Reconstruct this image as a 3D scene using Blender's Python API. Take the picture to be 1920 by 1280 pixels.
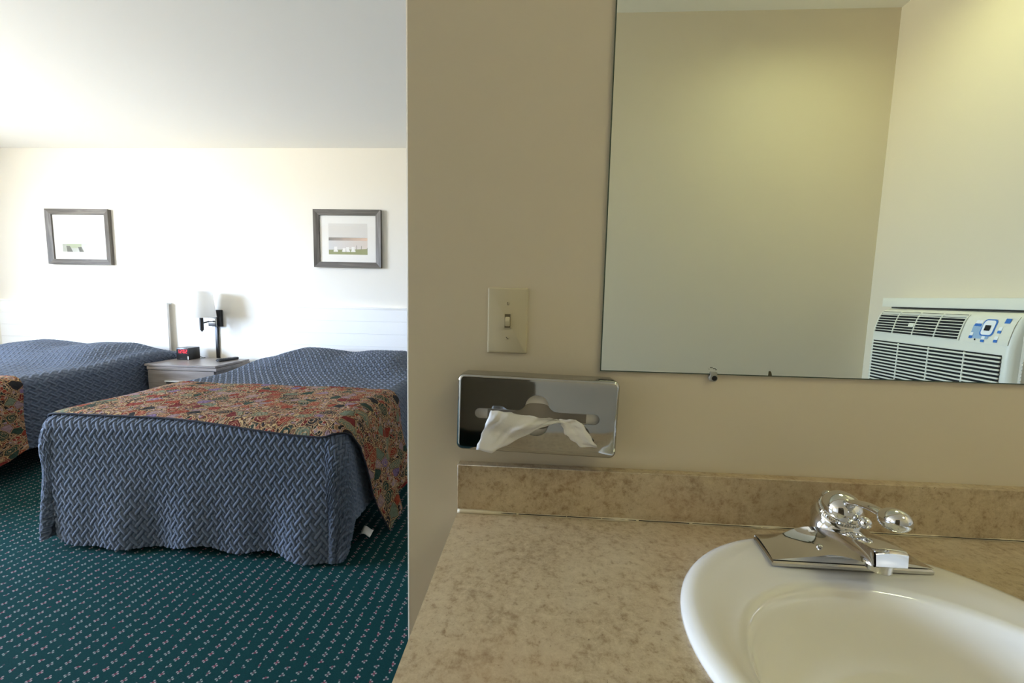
import bpy, bmesh, math, random
import numpy as np
from mathutils import Vector, Matrix
from mathutils.geometry import tessellate_polygon

random.seed(7)
rng = np.random.default_rng(7)
for o in list(bpy.data.objects):
    bpy.data.objects.remove(o, do_unlink=True)
SC = bpy.context.scene
COL = SC.collection

# ------------------------------------------------------------------ camera
EYE = 1.187
PITCH, ROLL, YAW = math.radians(5.9453), math.radians(1.2643), math.radians(3.5786)
cam_d = bpy.data.cameras.new('camera')
cam_d.sensor_width = 36.0
cam_d.lens = 800.0 / 1920.0 * 36.0
cam_d.clip_start = 0.02
cam = bpy.data.objects.new('camera', cam_d)
COL.objects.link(cam)
fwd = Vector((-math.sin(YAW) * math.cos(PITCH), math.cos(YAW) * math.cos(PITCH), -math.sin(PITCH)))
r0 = Vector((math.cos(YAW), math.sin(YAW), 0))
u0 = r0.cross(fwd)
rt = math.cos(ROLL) * r0 + math.sin(ROLL) * u0
up = -math.sin(ROLL) * r0 + math.cos(ROLL) * u0
cam.matrix_world = Matrix(((rt.x, up.x, -fwd.x, 0), (rt.y, up.y, -fwd.y, 0), (rt.z, up.z, -fwd.z, EYE), (0, 0, 0, 1)))
SC.camera = cam

# ------------------------------------------------------------------ layout (metres; x right, y into the room, z up)
YP = 0.7477          # vanity wall
YB = 3.72            # headboard wall
YF = -0.54           # wall behind the camera
XL = -5.42           # window wall
XR = 1.48            # wall with the air conditioner
XE = -0.2364         # free edge of the vanity wall
ZC = 2.43            # ceiling
CT = 0.7997          # counter top
WIN = (0.25, 1.92, 0.85, 2.20)   # window: y0, y1, z0, z1

# ------------------------------------------------------------------ sky, window portal, exposure
SKY_STR = 41.0
LAMP_STR = 12.5
world = bpy.data.worlds.new('sky')
SC.world = world
world.use_nodes = True
wn = world.node_tree
wn.nodes.clear()
w_out = wn.nodes.new('ShaderNodeOutputWorld')
w_bg = wn.nodes.new('ShaderNodeBackground')
w_tc = wn.nodes.new('ShaderNodeTexCoord')
w_sx = wn.nodes.new('ShaderNodeSeparateXYZ')
w_rp = wn.nodes.new('ShaderNodeValToRGB')
w_rp.color_ramp.elements[0].position = 0.495
w_rp.color_ramp.elements[0].color = (0.74, 0.72, 0.66, 1)
w_rp.color_ramp.elements[1].position = 0.505
w_rp.color_ramp.elements[1].color = (0.67, 0.88, 1.26, 1)
w_ma = wn.nodes.new('ShaderNodeMath')
w_ma.operation = 'MULTIPLY_ADD'
w_ma.inputs[1].default_value = 0.5
w_ma.inputs[2].default_value = 0.5
wn.links.new(w_tc.outputs['Generated'], w_sx.inputs[0])
wn.links.new(w_sx.outputs['Z'], w_ma.inputs[0])
wn.links.new(w_ma.outputs[0], w_rp.inputs[0])
wn.links.new(w_rp.outputs[0], w_bg.inputs['Color'])
w_bg.inputs['Strength'].default_value = SKY_STR
wn.links.new(w_bg.outputs[0], w_out.inputs[0])

pl = bpy.data.lights.new('window_portal', 'AREA')
pl.shape = 'RECTANGLE'
pl.size = WIN[1] - WIN[0]
pl.size_y = WIN[3] - WIN[2]
pl.cycles.is_portal = True
po = bpy.data.objects.new('window_portal', pl)
COL.objects.link(po)
po.location = (XL - 0.02, (WIN[0] + WIN[1]) / 2, (WIN[2] + WIN[3]) / 2)
po.rotation_euler = (math.radians(90), 0, math.radians(-90))

SC.view_settings.view_transform = 'Standard'
SC.view_settings.look = 'None'
SC.view_settings.gamma = 1.0
SC.view_settings.use_curve_mapping = False
SC.view_settings.exposure = 0.6
SC.cycles.max_bounces = 14
SC.cycles.diffuse_bounces = 8
SC.cycles.glossy_bounces = 8
SC.cycles.sample_clamp_indirect = 8.0
SC.cycles.caustics_reflective = False
SC.cycles.caustics_refractive = False


# ------------------------------------------------------------------ material helpers
def lin(c):
    return tuple((v / 255 / 12.92 if v / 255 <= 0.04045 else ((v / 255 + 0.055) / 1.055) ** 2.4) for v in c) + (1.0,)


class NT:
    def __init__(self, name):
        self.m = bpy.data.materials.new(name)
        self.m.use_nodes = True
        self.t = self.m.node_tree
        self.b = self.t.nodes['Principled BSDF']

    def n(self, typ, **kw):
        nd = self.t.nodes.new('ShaderNode' + typ)
        for k, v in kw.items():
            setattr(nd, k, v)
        return nd

    def l(self, a, b):
        self.t.links.new(a, b)

    def math(self, op, a, b=None, c=None):
        nd = self.n('Math', operation=op)
        for i, v in enumerate((a, b, c)):
            if v is None:
                continue
            if isinstance(v, (int, float)):
                nd.inputs[i].default_value = v
            else:
                self.l(v, nd.inputs[i])
        return nd.outputs[0]

    def mix(self, fac, a, b, blend='MIX'):
        nd = self.n('MixRGB', blend_type=blend)
        for k, v in (('Fac', fac), ('Color1', a), ('Color2', b)):
            if isinstance(v, (int, float, tuple)):
                nd.inputs[k].default_value = v
            else:
                self.l(v, nd.inputs[k])
        return nd.outputs[0]

    def ramp(self, fac, stops, interp='LINEAR'):
        nd = self.n('ValToRGB')
        cr = nd.color_ramp
        cr.interpolation = interp
        while len(cr.elements) < len(stops):
            cr.elements.new(0.5)
        for e, (p, c) in zip(cr.elements, stops):
            e.position = p
            e.color = c
        self.l(fac, nd.inputs[0])
        return nd.outputs[0]

    def noise(self, vec, scale, detail=2.0, rough=0.5, dist=0.0):
        nd = self.n('TexNoise')
        nd.inputs['Scale'].default_value = scale
        nd.inputs['Detail'].default_value = detail
        nd.inputs['Roughness'].default_value = rough
        nd.inputs['Distortion'].default_value = dist
        if vec is not None:
            self.l(vec, nd.inputs['Vector'])
        return nd

    def bump(self, height, strength=0.2, dist=0.002):
        nd = self.n('Bump')
        nd.inputs['Strength'].default_value = strength
        nd.inputs['Distance'].default_value = dist
        self.l(height, nd.inputs['Height'])
        self.l(nd.outputs[0], self.b.inputs['Normal'])

    def set(self, **kw):
        for k, v in kw.items():
            self.b.inputs[k.replace('_', ' ')].default_value = v
        return self

    def objco(self):
        return self.n('TexCoord').outputs['Object']


def simple(name, rgb, rough=0.5, metal=0.0, spec=0.5, bump=None, **kw):
    t = NT(name)
    t.set(Base_Color=lin(rgb), Roughness=rough, Metallic=metal)
    t.b.inputs['Specular IOR Level'].default_value = spec
    if bump:
        nz = t.noise(t.objco(), bump[0], 3.0)
        t.bump(nz.outputs['Fac'], bump[1], bump[2])
    for k, v in kw.items():
        t.b.inputs[k.replace('_', ' ')].default_value = v
    return t.m


def paint(name, rgb, rough=0.55):
    t = NT(name)
    co = t.objco()
    n1 = t.noise(co, 1.3, 3.0)
    c = t.mix(t.math('MULTIPLY', n1.outputs['Fac'], 0.06), lin(rgb), lin([v * 0.9 for v in rgb]))
    t.l(c, t.b.inputs['Base Color'])
    t.set(Roughness=rough)
    n2 = t.noise(co, 160.0, 2.0)
    t.bump(n2.outputs['Fac'], 0.10, 0.0015)
    return t.m


M = {}
M['wall'] = paint('cream wall paint', (215, 204, 181))
M['wallbed'] = paint('off-white bedroom wall paint', (233, 229, 219))  # whiter than the vanity alcove walls
M['ceil'] = paint('white ceiling paint', (250, 250, 247), 0.8)
M['white'] = paint('white painted wood', (244, 243, 240), 0.4)
M['chrome'] = simple('chrome', (222, 222, 222), 0.045, 1.0)
M['chrome_dull'] = simple('brushed chrome', (200, 198, 192), 0.2, 1.0)
M['ivory'] = simple('ivory plastic', (200, 190, 160), 0.35)
M['alu'] = simple('satin aluminium', (222, 222, 220), 0.4, 0.25)
M['steel'] = simple('polished steel', (182, 183, 182), 0.05, 1.0)
M['slotshade'] = simple('ivory slot shade', (112, 102, 78), 0.6)  # ivory darkened to paint the shade in the toggle slot
M['black'] = simple('black metal', (26, 25, 24), 0.35)
M['dark'] = simple('black parts and recess shade', (16, 16, 15), 0.8)  # black parts, and shade painted into gaps and openings
M['blackplastic'] = simple('black plastic', (30, 30, 31), 0.3)
M['porcelain'] = simple('white porcelain', (236, 233, 222), 0.08, 0, 0.6, Coat_Weight=0.5, Coat_Roughness=0.03)
M['acbody'] = simple('off white plastic', (226, 224, 208), 0.45)
M['acgrey'] = simple('warm grey plastic', (206, 198, 180), 0.5)
M['blue'] = simple('blue print', (52, 112, 190), 0.5)
M['bluepale'] = simple('pale blue print', (150, 178, 205), 0.5)
M['wprint'] = simple('white print', (236, 238, 238), 0.5)
M['caulk'] = simple('cream caulk', (214, 202, 172), 0.5)
M['mat'] = simple('white mat board', (246, 245, 242), 0.8)
M['dullblack'] = simple('black board', (30, 28, 26), 0.7)  # black of the remote's buttons and the screw slots
M['tagw'] = simple('white label', (225, 225, 222), 0.7)
M['box_card'] = simple('white tissue carton', (232, 228, 220), 0.7)
M['mattress'] = simple('mattress ticking', (150, 148, 142), 0.9)
M['bedbase'] = simple('dark bed base cloth', (30, 28, 27), 0.95)
M['vanitywood'] = simple('vanity cabinet laminate', (150, 128, 96), 0.45)

# mirror glass
t = NT('mirror silver')
t.set(Base_Color=(0.80, 0.86, 0.79, 1), Roughness=0.0, Metallic=1.0)
M['mirror'] = t.m
M['glassedge'] = simple('mirror edge', (70, 84, 66), 0.15)
M['desilver'] = simple('desilvered spot', (70, 66, 42), 0.6)

# clear glass (thin panes: transparent with a faint reflection)
t = NT('clear glass')
t.t.nodes.remove(t.b)
tr = t.n('BsdfTransparent')
gl = t.n('BsdfGlossy')
gl.inputs['Roughness'].default_value = 0.01
mx = t.n('MixShader')
lw = t.n('LayerWeight')
lw.inputs['Blend'].default_value = 0.12
t.l(t.math('MULTIPLY_ADD', lw.outputs['Facing'], 0.5, 0.03), mx.inputs[0])
t.l(tr.outputs[0], mx.inputs[1])
t.l(gl.outputs[0], mx.inputs[2])
t.l(mx.outputs[0], t.t.nodes['Material Output'].inputs[0])
M['glass'] = t.m

# clear plastic clip
t = NT('clear plastic')
t.set(Base_Color=(0.8, 0.8, 0.72, 1), Roughness=0.1)
t.b.inputs['Transmission Weight'].default_value = 0.6
M['clip'] = t.m

# carpet
t = NT('teal carpet')
sx = t.n('SeparateXYZ')
co = t.objco()
t.l(co, sx.inputs[0])
nzv = t.noise(co, 900.0, 2.0)
pile = t.noise(co, 260.0, 3.0, 0.7)
big = t.noise(co, 3.0, 2.0)
base = t.mix(pile.outputs['Fac'], lin((3, 26, 28)), lin((18, 76, 76)))
base = t.mix(t.math('MULTIPLY', big.outputs['Fac'], 0.35), base, lin((14, 52, 58)))
CW, CH = 0.0465, 0.0285
jit = t.noise(co, 30.0, 1.0)
uu = t.math('DIVIDE', sx.outputs[0], CW)
colid = t.math('FLOOR', uu)
fu = t.math('SUBTRACT', t.math('FRACT', uu), 0.5)
odd = t.math('MULTIPLY', t.math('MODULO', t.math('ABSOLUTE', colid), 2.0), 0.5)
vv = t.math('ADD', t.math('DIVIDE', sx.outputs[1], CH), odd)
rowid = t.math('FLOOR', vv)
fv = t.math('SUBTRACT', t.math('FRACT', vv), 0.5)
lx = t.math('MULTIPLY', fu, CW)
ly = t.math('MULTIPLY', fv, CH)
jx = t.math('MULTIPLY', t.math('SUBTRACT', nzv.outputs['Fac'], 0.5), 0.007)
lx = t.math('ADD', lx, jx)
ly = t.math('SUBTRACT', ly, jx)


def spot(px, py, r):
    dx = t.math('SUBTRACT', lx, px)
    dy = t.math('SUBTRACT', ly, py)
    d = t.math('SQRT', t.math('ADD', t.math('MULTIPLY', dx, dx), t.math('MULTIPLY', dy, dy)))
    return t.math('SUBTRACT', 1.0, t.math('SMOOTHSTEP', d, r * 0.55, r)) if False else t.math('LESS_THAN', d, r)


cid = t.n('CombineXYZ')
t.l(colid, cid.inputs[0])
t.l(rowid, cid.inputs[1])
wnz = t.n('TexWhiteNoise')
t.l(cid.outputs[0], wnz.inputs['Vector'])
wsep = t.n('SeparateColor')
t.l(wnz.outputs['Color'], wsep.inputs[0])
lx = t.math('ADD', lx, t.math('MULTIPLY', t.math('SUBTRACT', wsep.outputs[0], 0.5), 0.004))
ly = t.math('ADD', ly, t.math('MULTIPLY', t.math('SUBTRACT', wsep.outputs[1], 0.5), 0.004))
s_all = None
for k, (px, py) in enumerate(((-0.0052, -0.0030), (0.0058, 0.0010), (-0.0012, 0.0068), (0.0018, -0.0068))):
    s = spot(px, py, 0.0029)
    s = t.math('MULTIPLY', s, t.math('GREATER_THAN', t.math('FRACT', t.math('MULTIPLY', wnz.outputs['Value'], 7.3 + 5.1 * k)), 0.18))
    s_all = s if s_all is None else t.math('MAXIMUM', s_all, s)
core = spot(0.0, 0.0, 0.0036)
corecol = t.mix(wnz.outputs['Value'], lin((128, 58, 74)), lin((70, 74, 80)))
petcol = t.mix(wnz.outputs['Value'], lin((205, 176, 180)), lin((186, 192, 186)))
c = t.mix(core, base, corecol)
c = t.mix(t.math('MULTIPLY', s_all, 0.55), c, petcol)
t.l(c, t.b.inputs['Base Color'])
t.set(Roughness=0.95)
t.b.inputs['Specular IOR Level'].default_value = 0.1
t.bump(t.math('ADD', pile.outputs['Fac'], nzv.outputs['Fac']), 0.7, 0.004)
M['carpet'] = t.m

# beige stone-look laminate
t = NT('beige laminate')
co = t.objco()
a = t.noise(co, 13.0, 7.0, 0.68, 0.1)
b_ = t.noise(co, 75.0, 8.0, 0.78, 0.25)
c_ = t.noise(co, 230.0, 4.0, 0.7, 0.3)
d_ = t.noise(co, 4.0, 3.0, 0.5)
base = t.ramp(a.outputs['Fac'], [(0.30, lin((150, 130, 102))), (0.5, lin((176, 156, 125))), (0.70, lin((192, 175, 146)))])
base = t.mix(t.ramp(b_.outputs['Fac'], [(0.42, (0, 0, 0, 1)), (0.66, (1, 1, 1, 1))]), base, lin((204, 188, 156)))
base = t.mix(t.ramp(b_.outputs['Fac'], [(0.30, (1, 1, 1, 1)), (0.45, (0, 0, 0, 1))]), base, lin((138, 112, 80)))
base = t.mix(t.ramp(c_.outputs['Fac'], [(0.27, (1, 1, 1, 1)), (0.36, (0, 0, 0, 1))]), base, lin((104, 84, 60)))
base = t.mix(t.ramp(c_.outputs['Fac'], [(0.68, (0, 0, 0, 1)), (0.76, (0.6, 0.6, 0.6, 1))]), base, lin((222, 208, 180)))
base = t.mix(t.ramp(d_.outputs['Fac'], [(0.5, (0, 0, 0, 1)), (0.8, (0.5, 0.5, 0.5, 1))]), base, lin((178, 146, 110)))
t.l(base, t.b.inputs['Base Color'])
t.set(Roughness=0.42)
t.bump(c_.outputs['Fac'], 0.15, 0.0006)
M['laminate'] = t.m


def woodmat(name, c0, c1, c2, axis=0, rough=0.45, sc=9.0):
    t = NT(name)
    mp = t.n('Mapping')
    s = [38.0, 38.0, 38.0]
    s[axis] = 3.0
    mp.inputs['Scale'].default_value = s
    t.l(t.objco(), mp.inputs[0])
    n1 = t.noise(mp.outputs[0], 1.0, 5.0, 0.6, 0.8)
    n2 = t.noise(t.objco(), sc, 3.0)
    c = t.ramp(n1.outputs['Fac'], [(0.3, lin(c0)), (0.5, lin(c1)), (0.72, lin(c2))])
    c = t.mix(t.math('MULTIPLY', n2.outputs['Fac'], 0.4), c, lin(c1))
    t.l(c, t.b.inputs['Base Color'])
    t.set(Roughness=rough)
    t.bump(n1.outputs['Fac'], 0.15, 0.001)
    return t.m


M['greywood'] = woodmat('grey laminate wood', (112, 103, 96), (136, 128, 122), (154, 146, 140), 0, 0.28)
M['frame_h'] = woodmat('weathered grey frame wood', (66, 62, 56), (94, 89, 82), (132, 126, 118), 0, 0.5, 20)
M['frame_v'] = woodmat('weathered grey frame wood upright', (66, 62, 56), (94, 89, 82), (132, 126, 118), 2, 0.5, 20)

# quilted coverlet
t = NT('slate blue quilted cotton')
co = t.objco()
n1 = t.noise(co, 700.0, 2.0)
n2 = t.noise(co, 5.0, 2.0)
c = t.mix(n1.outputs['Fac'], lin((70, 80, 97)), lin((106, 118, 137)))
c = t.mix(t.math('MULTIPLY', n2.outputs['Fac'], 0.2), c, lin((98, 102, 108)))
t.l(c, t.b.inputs['Base Color'])
t.set(Roughness=0.85)
t.b.inputs['Specular IOR Level'].default_value = 0.2
t.b.inputs['Sheen Weight'].default_value = 0.15
t.bump(n1.outputs['Fac'], 0.25, 0.001)
M['quilt'] = t.m

# floral runner (uv = cloth metres)
t = NT('floral quilted cotton')
uv = t.n('UVMap').outputs[0]
wob = t.noise(uv, 26.0, 3.0, 0.6)
wv = t.n('VectorMath', operation='SCALE')
t.l(wob.outputs['Color'], wv.inputs[0])
wv.inputs['Scale'].default_value = 0.030
vec = t.n('VectorMath', operation='ADD')
t.l(uv, vec.inputs[0])
t.l(wv.outputs[0], vec.inputs[1])


def vor(scale, feature='F1'):
    nd = t.n('TexVoronoi', feature=feature)
    nd.inputs['Scale'].default_value = scale
    t.l(vec.outputs[0], nd.inputs['Vector'])
    return nd


v1, v1e = vor(19.0), vor(19.0, 'DISTANCE_TO_EDGE')
v2, v2e = vor(62.0), vor(62.0, 'DISTANCE_TO_EDGE')
sep = t.n('SeparateColor')
t.l(v1.outputs['Color'], sep.inputs[0])
sep2 = t.n('SeparateColor')
t.l(v2.outputs['Color'], sep2.inputs[0])
pal = [(0.0, lin((30, 34, 36))), (0.10, lin((40, 66, 54))), (0.22, lin((138, 52, 34))), (0.42, lin((150, 66, 42))),
       (0.52, lin((116, 34, 32))), (0.62, lin((150, 124, 128))), (0.72, lin((112, 122, 100))), (0.88, lin((160, 112, 80))), (0.94, lin((128, 106, 140)))]
cbig = t.ramp(sep.outputs[0], pal, 'CONSTANT')
pal2 = [(0.0, lin((28, 32, 32))), (0.26, lin((142, 58, 38))), (0.43, lin((176, 146, 118))), (0.49, lin((38, 58, 48))),
        (0.60, lin((132, 44, 36))), (0.74, lin((150, 128, 140))), (0.88, lin((146, 112, 82)))]
csm = t.ramp(sep2.outputs[1], pal2, 'CONSTANT')
pick = t.math('GREATER_THAN', sep.outputs[2], 0.45)
c = t.mix(pick, cbig, csm)
# petal rings inside the large cells
ring = t.math('SINE', t.math('MULTIPLY', v1.outputs['Distance'], 30.0))
ringm = t.math('MULTIPLY', t.math('GREATER_THAN', ring, 0.72), t.math('LESS_THAN', sep.outputs[1], 0.6))
c = t.mix(t.math('MULTIPLY', ringm, 0.85), c, lin((190, 156, 116)))
e2 = t.math('LESS_THAN', v2e.outputs['Distance'], 0.055)
c = t.mix(t.math('MULTIPLY', t.math('MULTIPLY', e2, pick), 0.9), c, lin((196, 166, 130)))
e1 = t.math('LESS_THAN', v1e.outputs['Distance'], 0.022)
c = t.mix(t.math('MULTIPLY', e1, 0.9), c, lin((200, 170, 118)))
e1b = t.math('MULTIPLY', t.math('LESS_THAN', v1e.outputs['Distance'], 0.085), t.math('GREATER_THAN', v1e.outputs['Distance'], 0.022))
c = t.mix(t.math('MULTIPLY', e1b, 0.7), c, lin((70, 36, 28)))
th = t.noise(uv, 600.0, 2.0)
c = t.mix(t.math('MULTIPLY', th.outputs['Fac'], 0.55), c, lin((44, 34, 32)))
t.l(c, t.b.inputs['Base Color'])
t.set(Roughness=0.85)
t.b.inputs['Specular IOR Level'].default_value = 0.15
hgt = t.math('ADD', t.math('MULTIPLY', v2e.outputs['Distance'], 1.0), t.math('MULTIPLY', th.outputs['Fac'], 0.15))
t.bump(hgt, 0.8, 0.006)
M['floral'] = t.m
M['navy'] = simple('navy binding', (26, 28, 38), 0.9)

# lamp shade, tissue
t = NT('lamp shade fabric')
t.set(Base_Color=lin((250, 249, 246)), Roughness=0.9)
tl = t.n('BsdfTranslucent')
tl.inputs['Color'].default_value = lin((252, 251, 248))
mx = t.n('MixShader')
mx.inputs[0].default_value = 0.38
t.l(t.b.outputs[0], mx.inputs[1])
t.l(tl.outputs[0], mx.inputs[2])
t.l(mx.outputs[0], t.t.nodes['Material Output'].inputs[0])
M['shade'] = t.m
t = NT('tissue paper')
t.set(Base_Color=lin((246, 244, 240)), Roughness=0.95)
tl = t.n('BsdfTranslucent')
tl.inputs['Color'].default_value = lin((246, 244, 240))
mx = t.n('MixShader')
mx.inputs[0].default_value = 0.3
t.l(t.b.outputs[0], mx.inputs[1])
t.l(tl.outputs[0], mx.inputs[2])
t.l(mx.outputs[0], t.t.nodes['Material Output'].inputs[0])
nz = t.noise(t.objco(), 120.0, 3.0)
t.bump(nz.outputs['Fac'], 0.3, 0.002)
M['tissue'] = t.m


def emit(name, rgb, s):
    t = NT(name)
    t.set(Base_Color=lin(rgb), Roughness=0.5)
    t.b.inputs['Emission Color'].default_value = lin(rgb)
    t.b.inputs['Emission Strength'].default_value = s
    return t.m


M['led'] = emit('red led', (255, 30, 48), 0.75)
M['tube'] = emit('fluorescent diffuser', (246, 250, 201), LAMP_STR)


# ------------------------------------------------------------------ geometry helpers
def tag(o, label=None, cat=None, group=None, kind=None):
    if label:
        o['label'] = label
    if cat:
        o['category'] = cat
    if group:
        o['group'] = group
    if kind:
        o['kind'] = kind
    return o


def empty(name, loc, label=None, cat=None, group=None, rotz=0.0):
    o = bpy.data.objects.new(name, None)
    o.empty_display_size = 0.05
    COL.objects.link(o)
    o.location = loc
    o.rotation_euler = (0, 0, rotz)
    o.matrix_basis = Matrix.Translation(Vector(loc)) @ Matrix.Rotation(rotz, 4, 'Z')
    return tag(o, label, cat, group)


def link(name, me, mat=None, parent=None, smooth=False):
    if mat is not None:
        for m in (mat if isinstance(mat, (list, tuple)) else [mat]):
            me.materials.append(M[m] if isinstance(m, str) else m)
    if smooth:
        me.polygons.foreach_set('use_smooth', np.ones(len(me.polygons), dtype=bool))
    o = bpy.data.objects.new(name, me)
    COL.objects.link(o)
    if parent is not None:
        o.parent = parent
        w = Matrix.Identity(4)
        p = parent
        while p is not None:
            w = p.matrix_parent_inverse @ p.matrix_basis @ w
            p = p.parent
        o.matrix_parent_inverse = w.inverted()   # meshes are written in world coordinates
    return o


class MB:
    """collects shapes (world coordinates) into one mesh"""

    def __init__(self):
        self.bm = bmesh.new()

    def box(self, x0, x1, y0, y1, z0, z1, r=0.0, seg=2):
        x0, x1 = min(x0, x1), max(x0, x1)
        y0, y1 = min(y0, y1), max(y0, y1)
        z0, z1 = min(z0, z1), max(z0, z1)
        b = bmesh.new()
        bmesh.ops.create_cube(b, size=1.0)
        for v in b.verts:
            v.co = Vector(((x0 + x1) / 2 + v.co.x * (x1 - x0), (y0 + y1) / 2 + v.co.y * (y1 - y0), (z0 + z1) / 2 + v.co.z * (z1 - z0)))
        if r > 0:
            bmesh.ops.bevel(b, geom=list(b.edges), offset=r, segments=seg, affect='EDGES', profile=0.5)
        self.merge(b)
        return self

    def merge(self, b, mat=None):
        me = bpy.data.meshes.new('tmp')
        b.to_mesh(me)
        b.free()
        if mat is not None:
            me.transform(mat)
        self.bm.from_mesh(me)
        bpy.data.meshes.remove(me)

    def cyl(self, p0, p1, r0_, r1_=None, n=20, cap=True):
        r1_ = r0_ if r1_ is None else r1_
        p0, p1 = Vector(p0), Vector(p1)
        d = p1 - p0
        b = bmesh.new()
        bmesh.ops.create_cone(b, cap_ends=cap, segments=n, radius1=r0_, radius2=r1_, depth=d.length)
        self.merge(b, Matrix.Translation((p0 + p1) / 2) @ d.to_track_quat('Z', 'Y').to_matrix().to_4x4())
        return self

    def ball(self, c, rx, ry=None, rz=None, n=20, rot=None):
        ry = rx if ry is None else ry
        rz = rx if rz is None else rz
        b = bmesh.new()
        bmesh.ops.create_uvsphere(b, u_segments=n, v_segments=max(8, n // 2), radius=1.0)
        mt = Matrix.Translation(Vector(c)) @ (rot if rot else Matrix.Identity(4)) @ Matrix.Diagonal((rx, ry, rz, 1))
        self.merge(b, mt)
        return self

    def rings(self, rings, cap0=False, cap1=False, closed=True):
        vs = [[self.bm.verts.new(p) for p in r] for r in rings]
        n = len(rings[0])
        for a, b in zip(vs[:-1], vs[1:]):
            for i in range(n if closed else n - 1):
                j = (i + 1) % n
                try:
                    self.bm.faces.new((a[i], a[j], b[j], b[i]))
                except ValueError:
                    pass
        if cap0:
            self.bm.faces.new(list(reversed(vs[0])))
        if cap1:
            self.bm.faces.new(vs[-1])
        return self

    def quad(self, *ps):
        self.bm.faces.new([self.bm.verts.new(p) for p in ps])
        return self

    def tube(self, pts, r, n=10):
        pts = [Vector(p) for p in pts]
        rs = []
        for i, p in enumerate(pts):
            d = (pts[min(i + 1, len(pts) - 1)] - pts[max(i - 1, 0)]).normalized()
            q = d.to_track_quat('Z', 'Y')
            rr = r[i] if isinstance(r, (list, tuple)) else r
            rs.append([p + q @ Vector((rr * math.cos(k * 2 * math.pi / n), rr * math.sin(k * 2 * math.pi / n), 0)) for k in range(n)])
        return self.rings(rs, True, True)

    def build(self, name, mat, parent=None, smooth=False, auto=None):
        bmesh.ops.recalc_face_normals(self.bm, faces=list(self.bm.faces))
        me = bpy.data.meshes.new(name)
        self.bm.to_mesh(me)
        self.bm.free()
        o = link(name, me, mat, parent, smooth or auto is not None)
        if auto is not None:
            me.set_sharp_from_angle(angle=math.radians(auto))
        return o


def part(name, mat, parent, *box, r=0.0, seg=2):
    return MB().box(*box, r=r, seg=seg).build(name, mat, parent, auto=40 if r > 0 else None)


def npmesh(name, verts, quads, uvs=None):
    me = bpy.data.meshes.new(name)
    nv, nf = len(verts), len(quads)
    me.vertices.add(nv)
    me.vertices.foreach_set('co', verts.astype(np.float32).ravel())
    me.loops.add(nf * 4)
    me.loops.foreach_set('vertex_index', quads.astype(np.int32).ravel())
    me.polygons.add(nf)
    me.polygons.foreach_set('loop_start', np.arange(0, nf * 4, 4, dtype=np.int32))
    if uvs is not None:
        lay = me.uv_layers.new(name='UVMap')
        lay.data.foreach_set('uv', uvs[quads.ravel()].astype(np.float32).ravel())
    me.update(calc_edges=True)
    me.validate()
    return me


def gridquads(nr, nc, off=0, flip=False):
    i = np.arange(nr - 1)[:, None] * nc + np.arange(nc - 1)[None, :]
    q = np.stack([i, i + 1, i + nc + 1, i + nc], -1).reshape(-1, 4) + off
    return q[:, ::-1] if flip else q


def sstep(x, a, b):
    k = np.clip((x - a) / (b - a), 0, 1)
    return k * k * (3 - 2 * k)


def struct(name, mb, mat):
    return tag(mb.build(name, mat), kind='structure')


# ------------------------------------------------------------------ room shell
struct('floor', MB().box(XL - 0.2, XR + 0.2, YF - 1.9, YB + 0.2, -0.12, 0.0), 'carpet')
struct('ceiling', MB().box(XL - 0.2, XR + 0.2, YF - 1.9, YB + 0.2, ZC, ZC + 0.12), 'ceil')
struct('wall_back', MB().box(XL - 0.14, XR + 0.14, YB, YB + 0.14, 0, ZC), 'wallbed')
# wall behind the camera, with an added unlit doorway to cut bounce (mirrored in the dispenser)
DX0, DX1, DZ = -1.00, -0.015, 2.05
struct('wall_front', MB().box(XL - 0.14, DX0, YF - 0.12, YF, 0, ZC).box(DX1, XR + 0.14, YF - 0.12, YF, 0, ZC).box(DX0, DX1, YF - 0.12, YF, DZ, ZC), 'wall')
struct('wall_added_back', MB().box(DX0 - 0.6, DX1 + 0.6, YF - 1.75, YF - 1.65, 0, ZC), 'wall')
struct('wall_added_left', MB().box(DX0 - 0.6, DX0 - 0.5, YF - 1.65, YF - 0.12, 0, ZC), 'wall')
struct('wall_added_right', MB().box(DX1 + 0.5, DX1 + 0.6, YF - 1.65, YF - 0.12, 0, ZC), 'wall')
struct('wall_right', MB().box(XR, XR + 0.14, YF, YP, 0, ZC), 'wall')
wy0, wy1, wz0, wz1 = WIN
mb = MB()
mb.box(XL - 0.14, XL, YF, wy0, 0, ZC).box(XL - 0.14, XL, wy1, YB, 0, ZC)
mb.box(XL - 0.14, XL, wy0, wy1, 0, wz0).box(XL - 0.14, XL, wy0, wy1, wz1, ZC)
wl = struct('wall_left', mb, 'wallbed')
# vanity wall: a free-standing corner with a rounded bead, then the side wall running back to the headboards
b = bmesh.new()
bmesh.ops.create_cube(b, size=1.0)
for v in b.verts:
    v.co = Vector(((XE + XR + 0.14) / 2 + v.co.x * (XR + 0.14 - XE), YP + 0.06 + v.co.y * 0.12, ZC / 2 + v.co.z * ZC))
es = [e for e in b.edges if all(abs(v.co.x - XE) < 1e-4 and abs(v.co.y - YP) < 1e-4 for v in e.verts)]
bmesh.ops.bevel(b, geom=es, offset=0.0035, segments=3, affect='EDGES')
mb = MB()
mb.merge(b)
o = struct('wall_vanity', mb, 'wall')
for p in o.data.polygons:
    p.use_smooth = p.area < 0.02
struct('wall_bedroom_right', MB().box(XR, XR + 0.14, YP + 0.12, YB, 0, ZC), 'wallbed')

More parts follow.
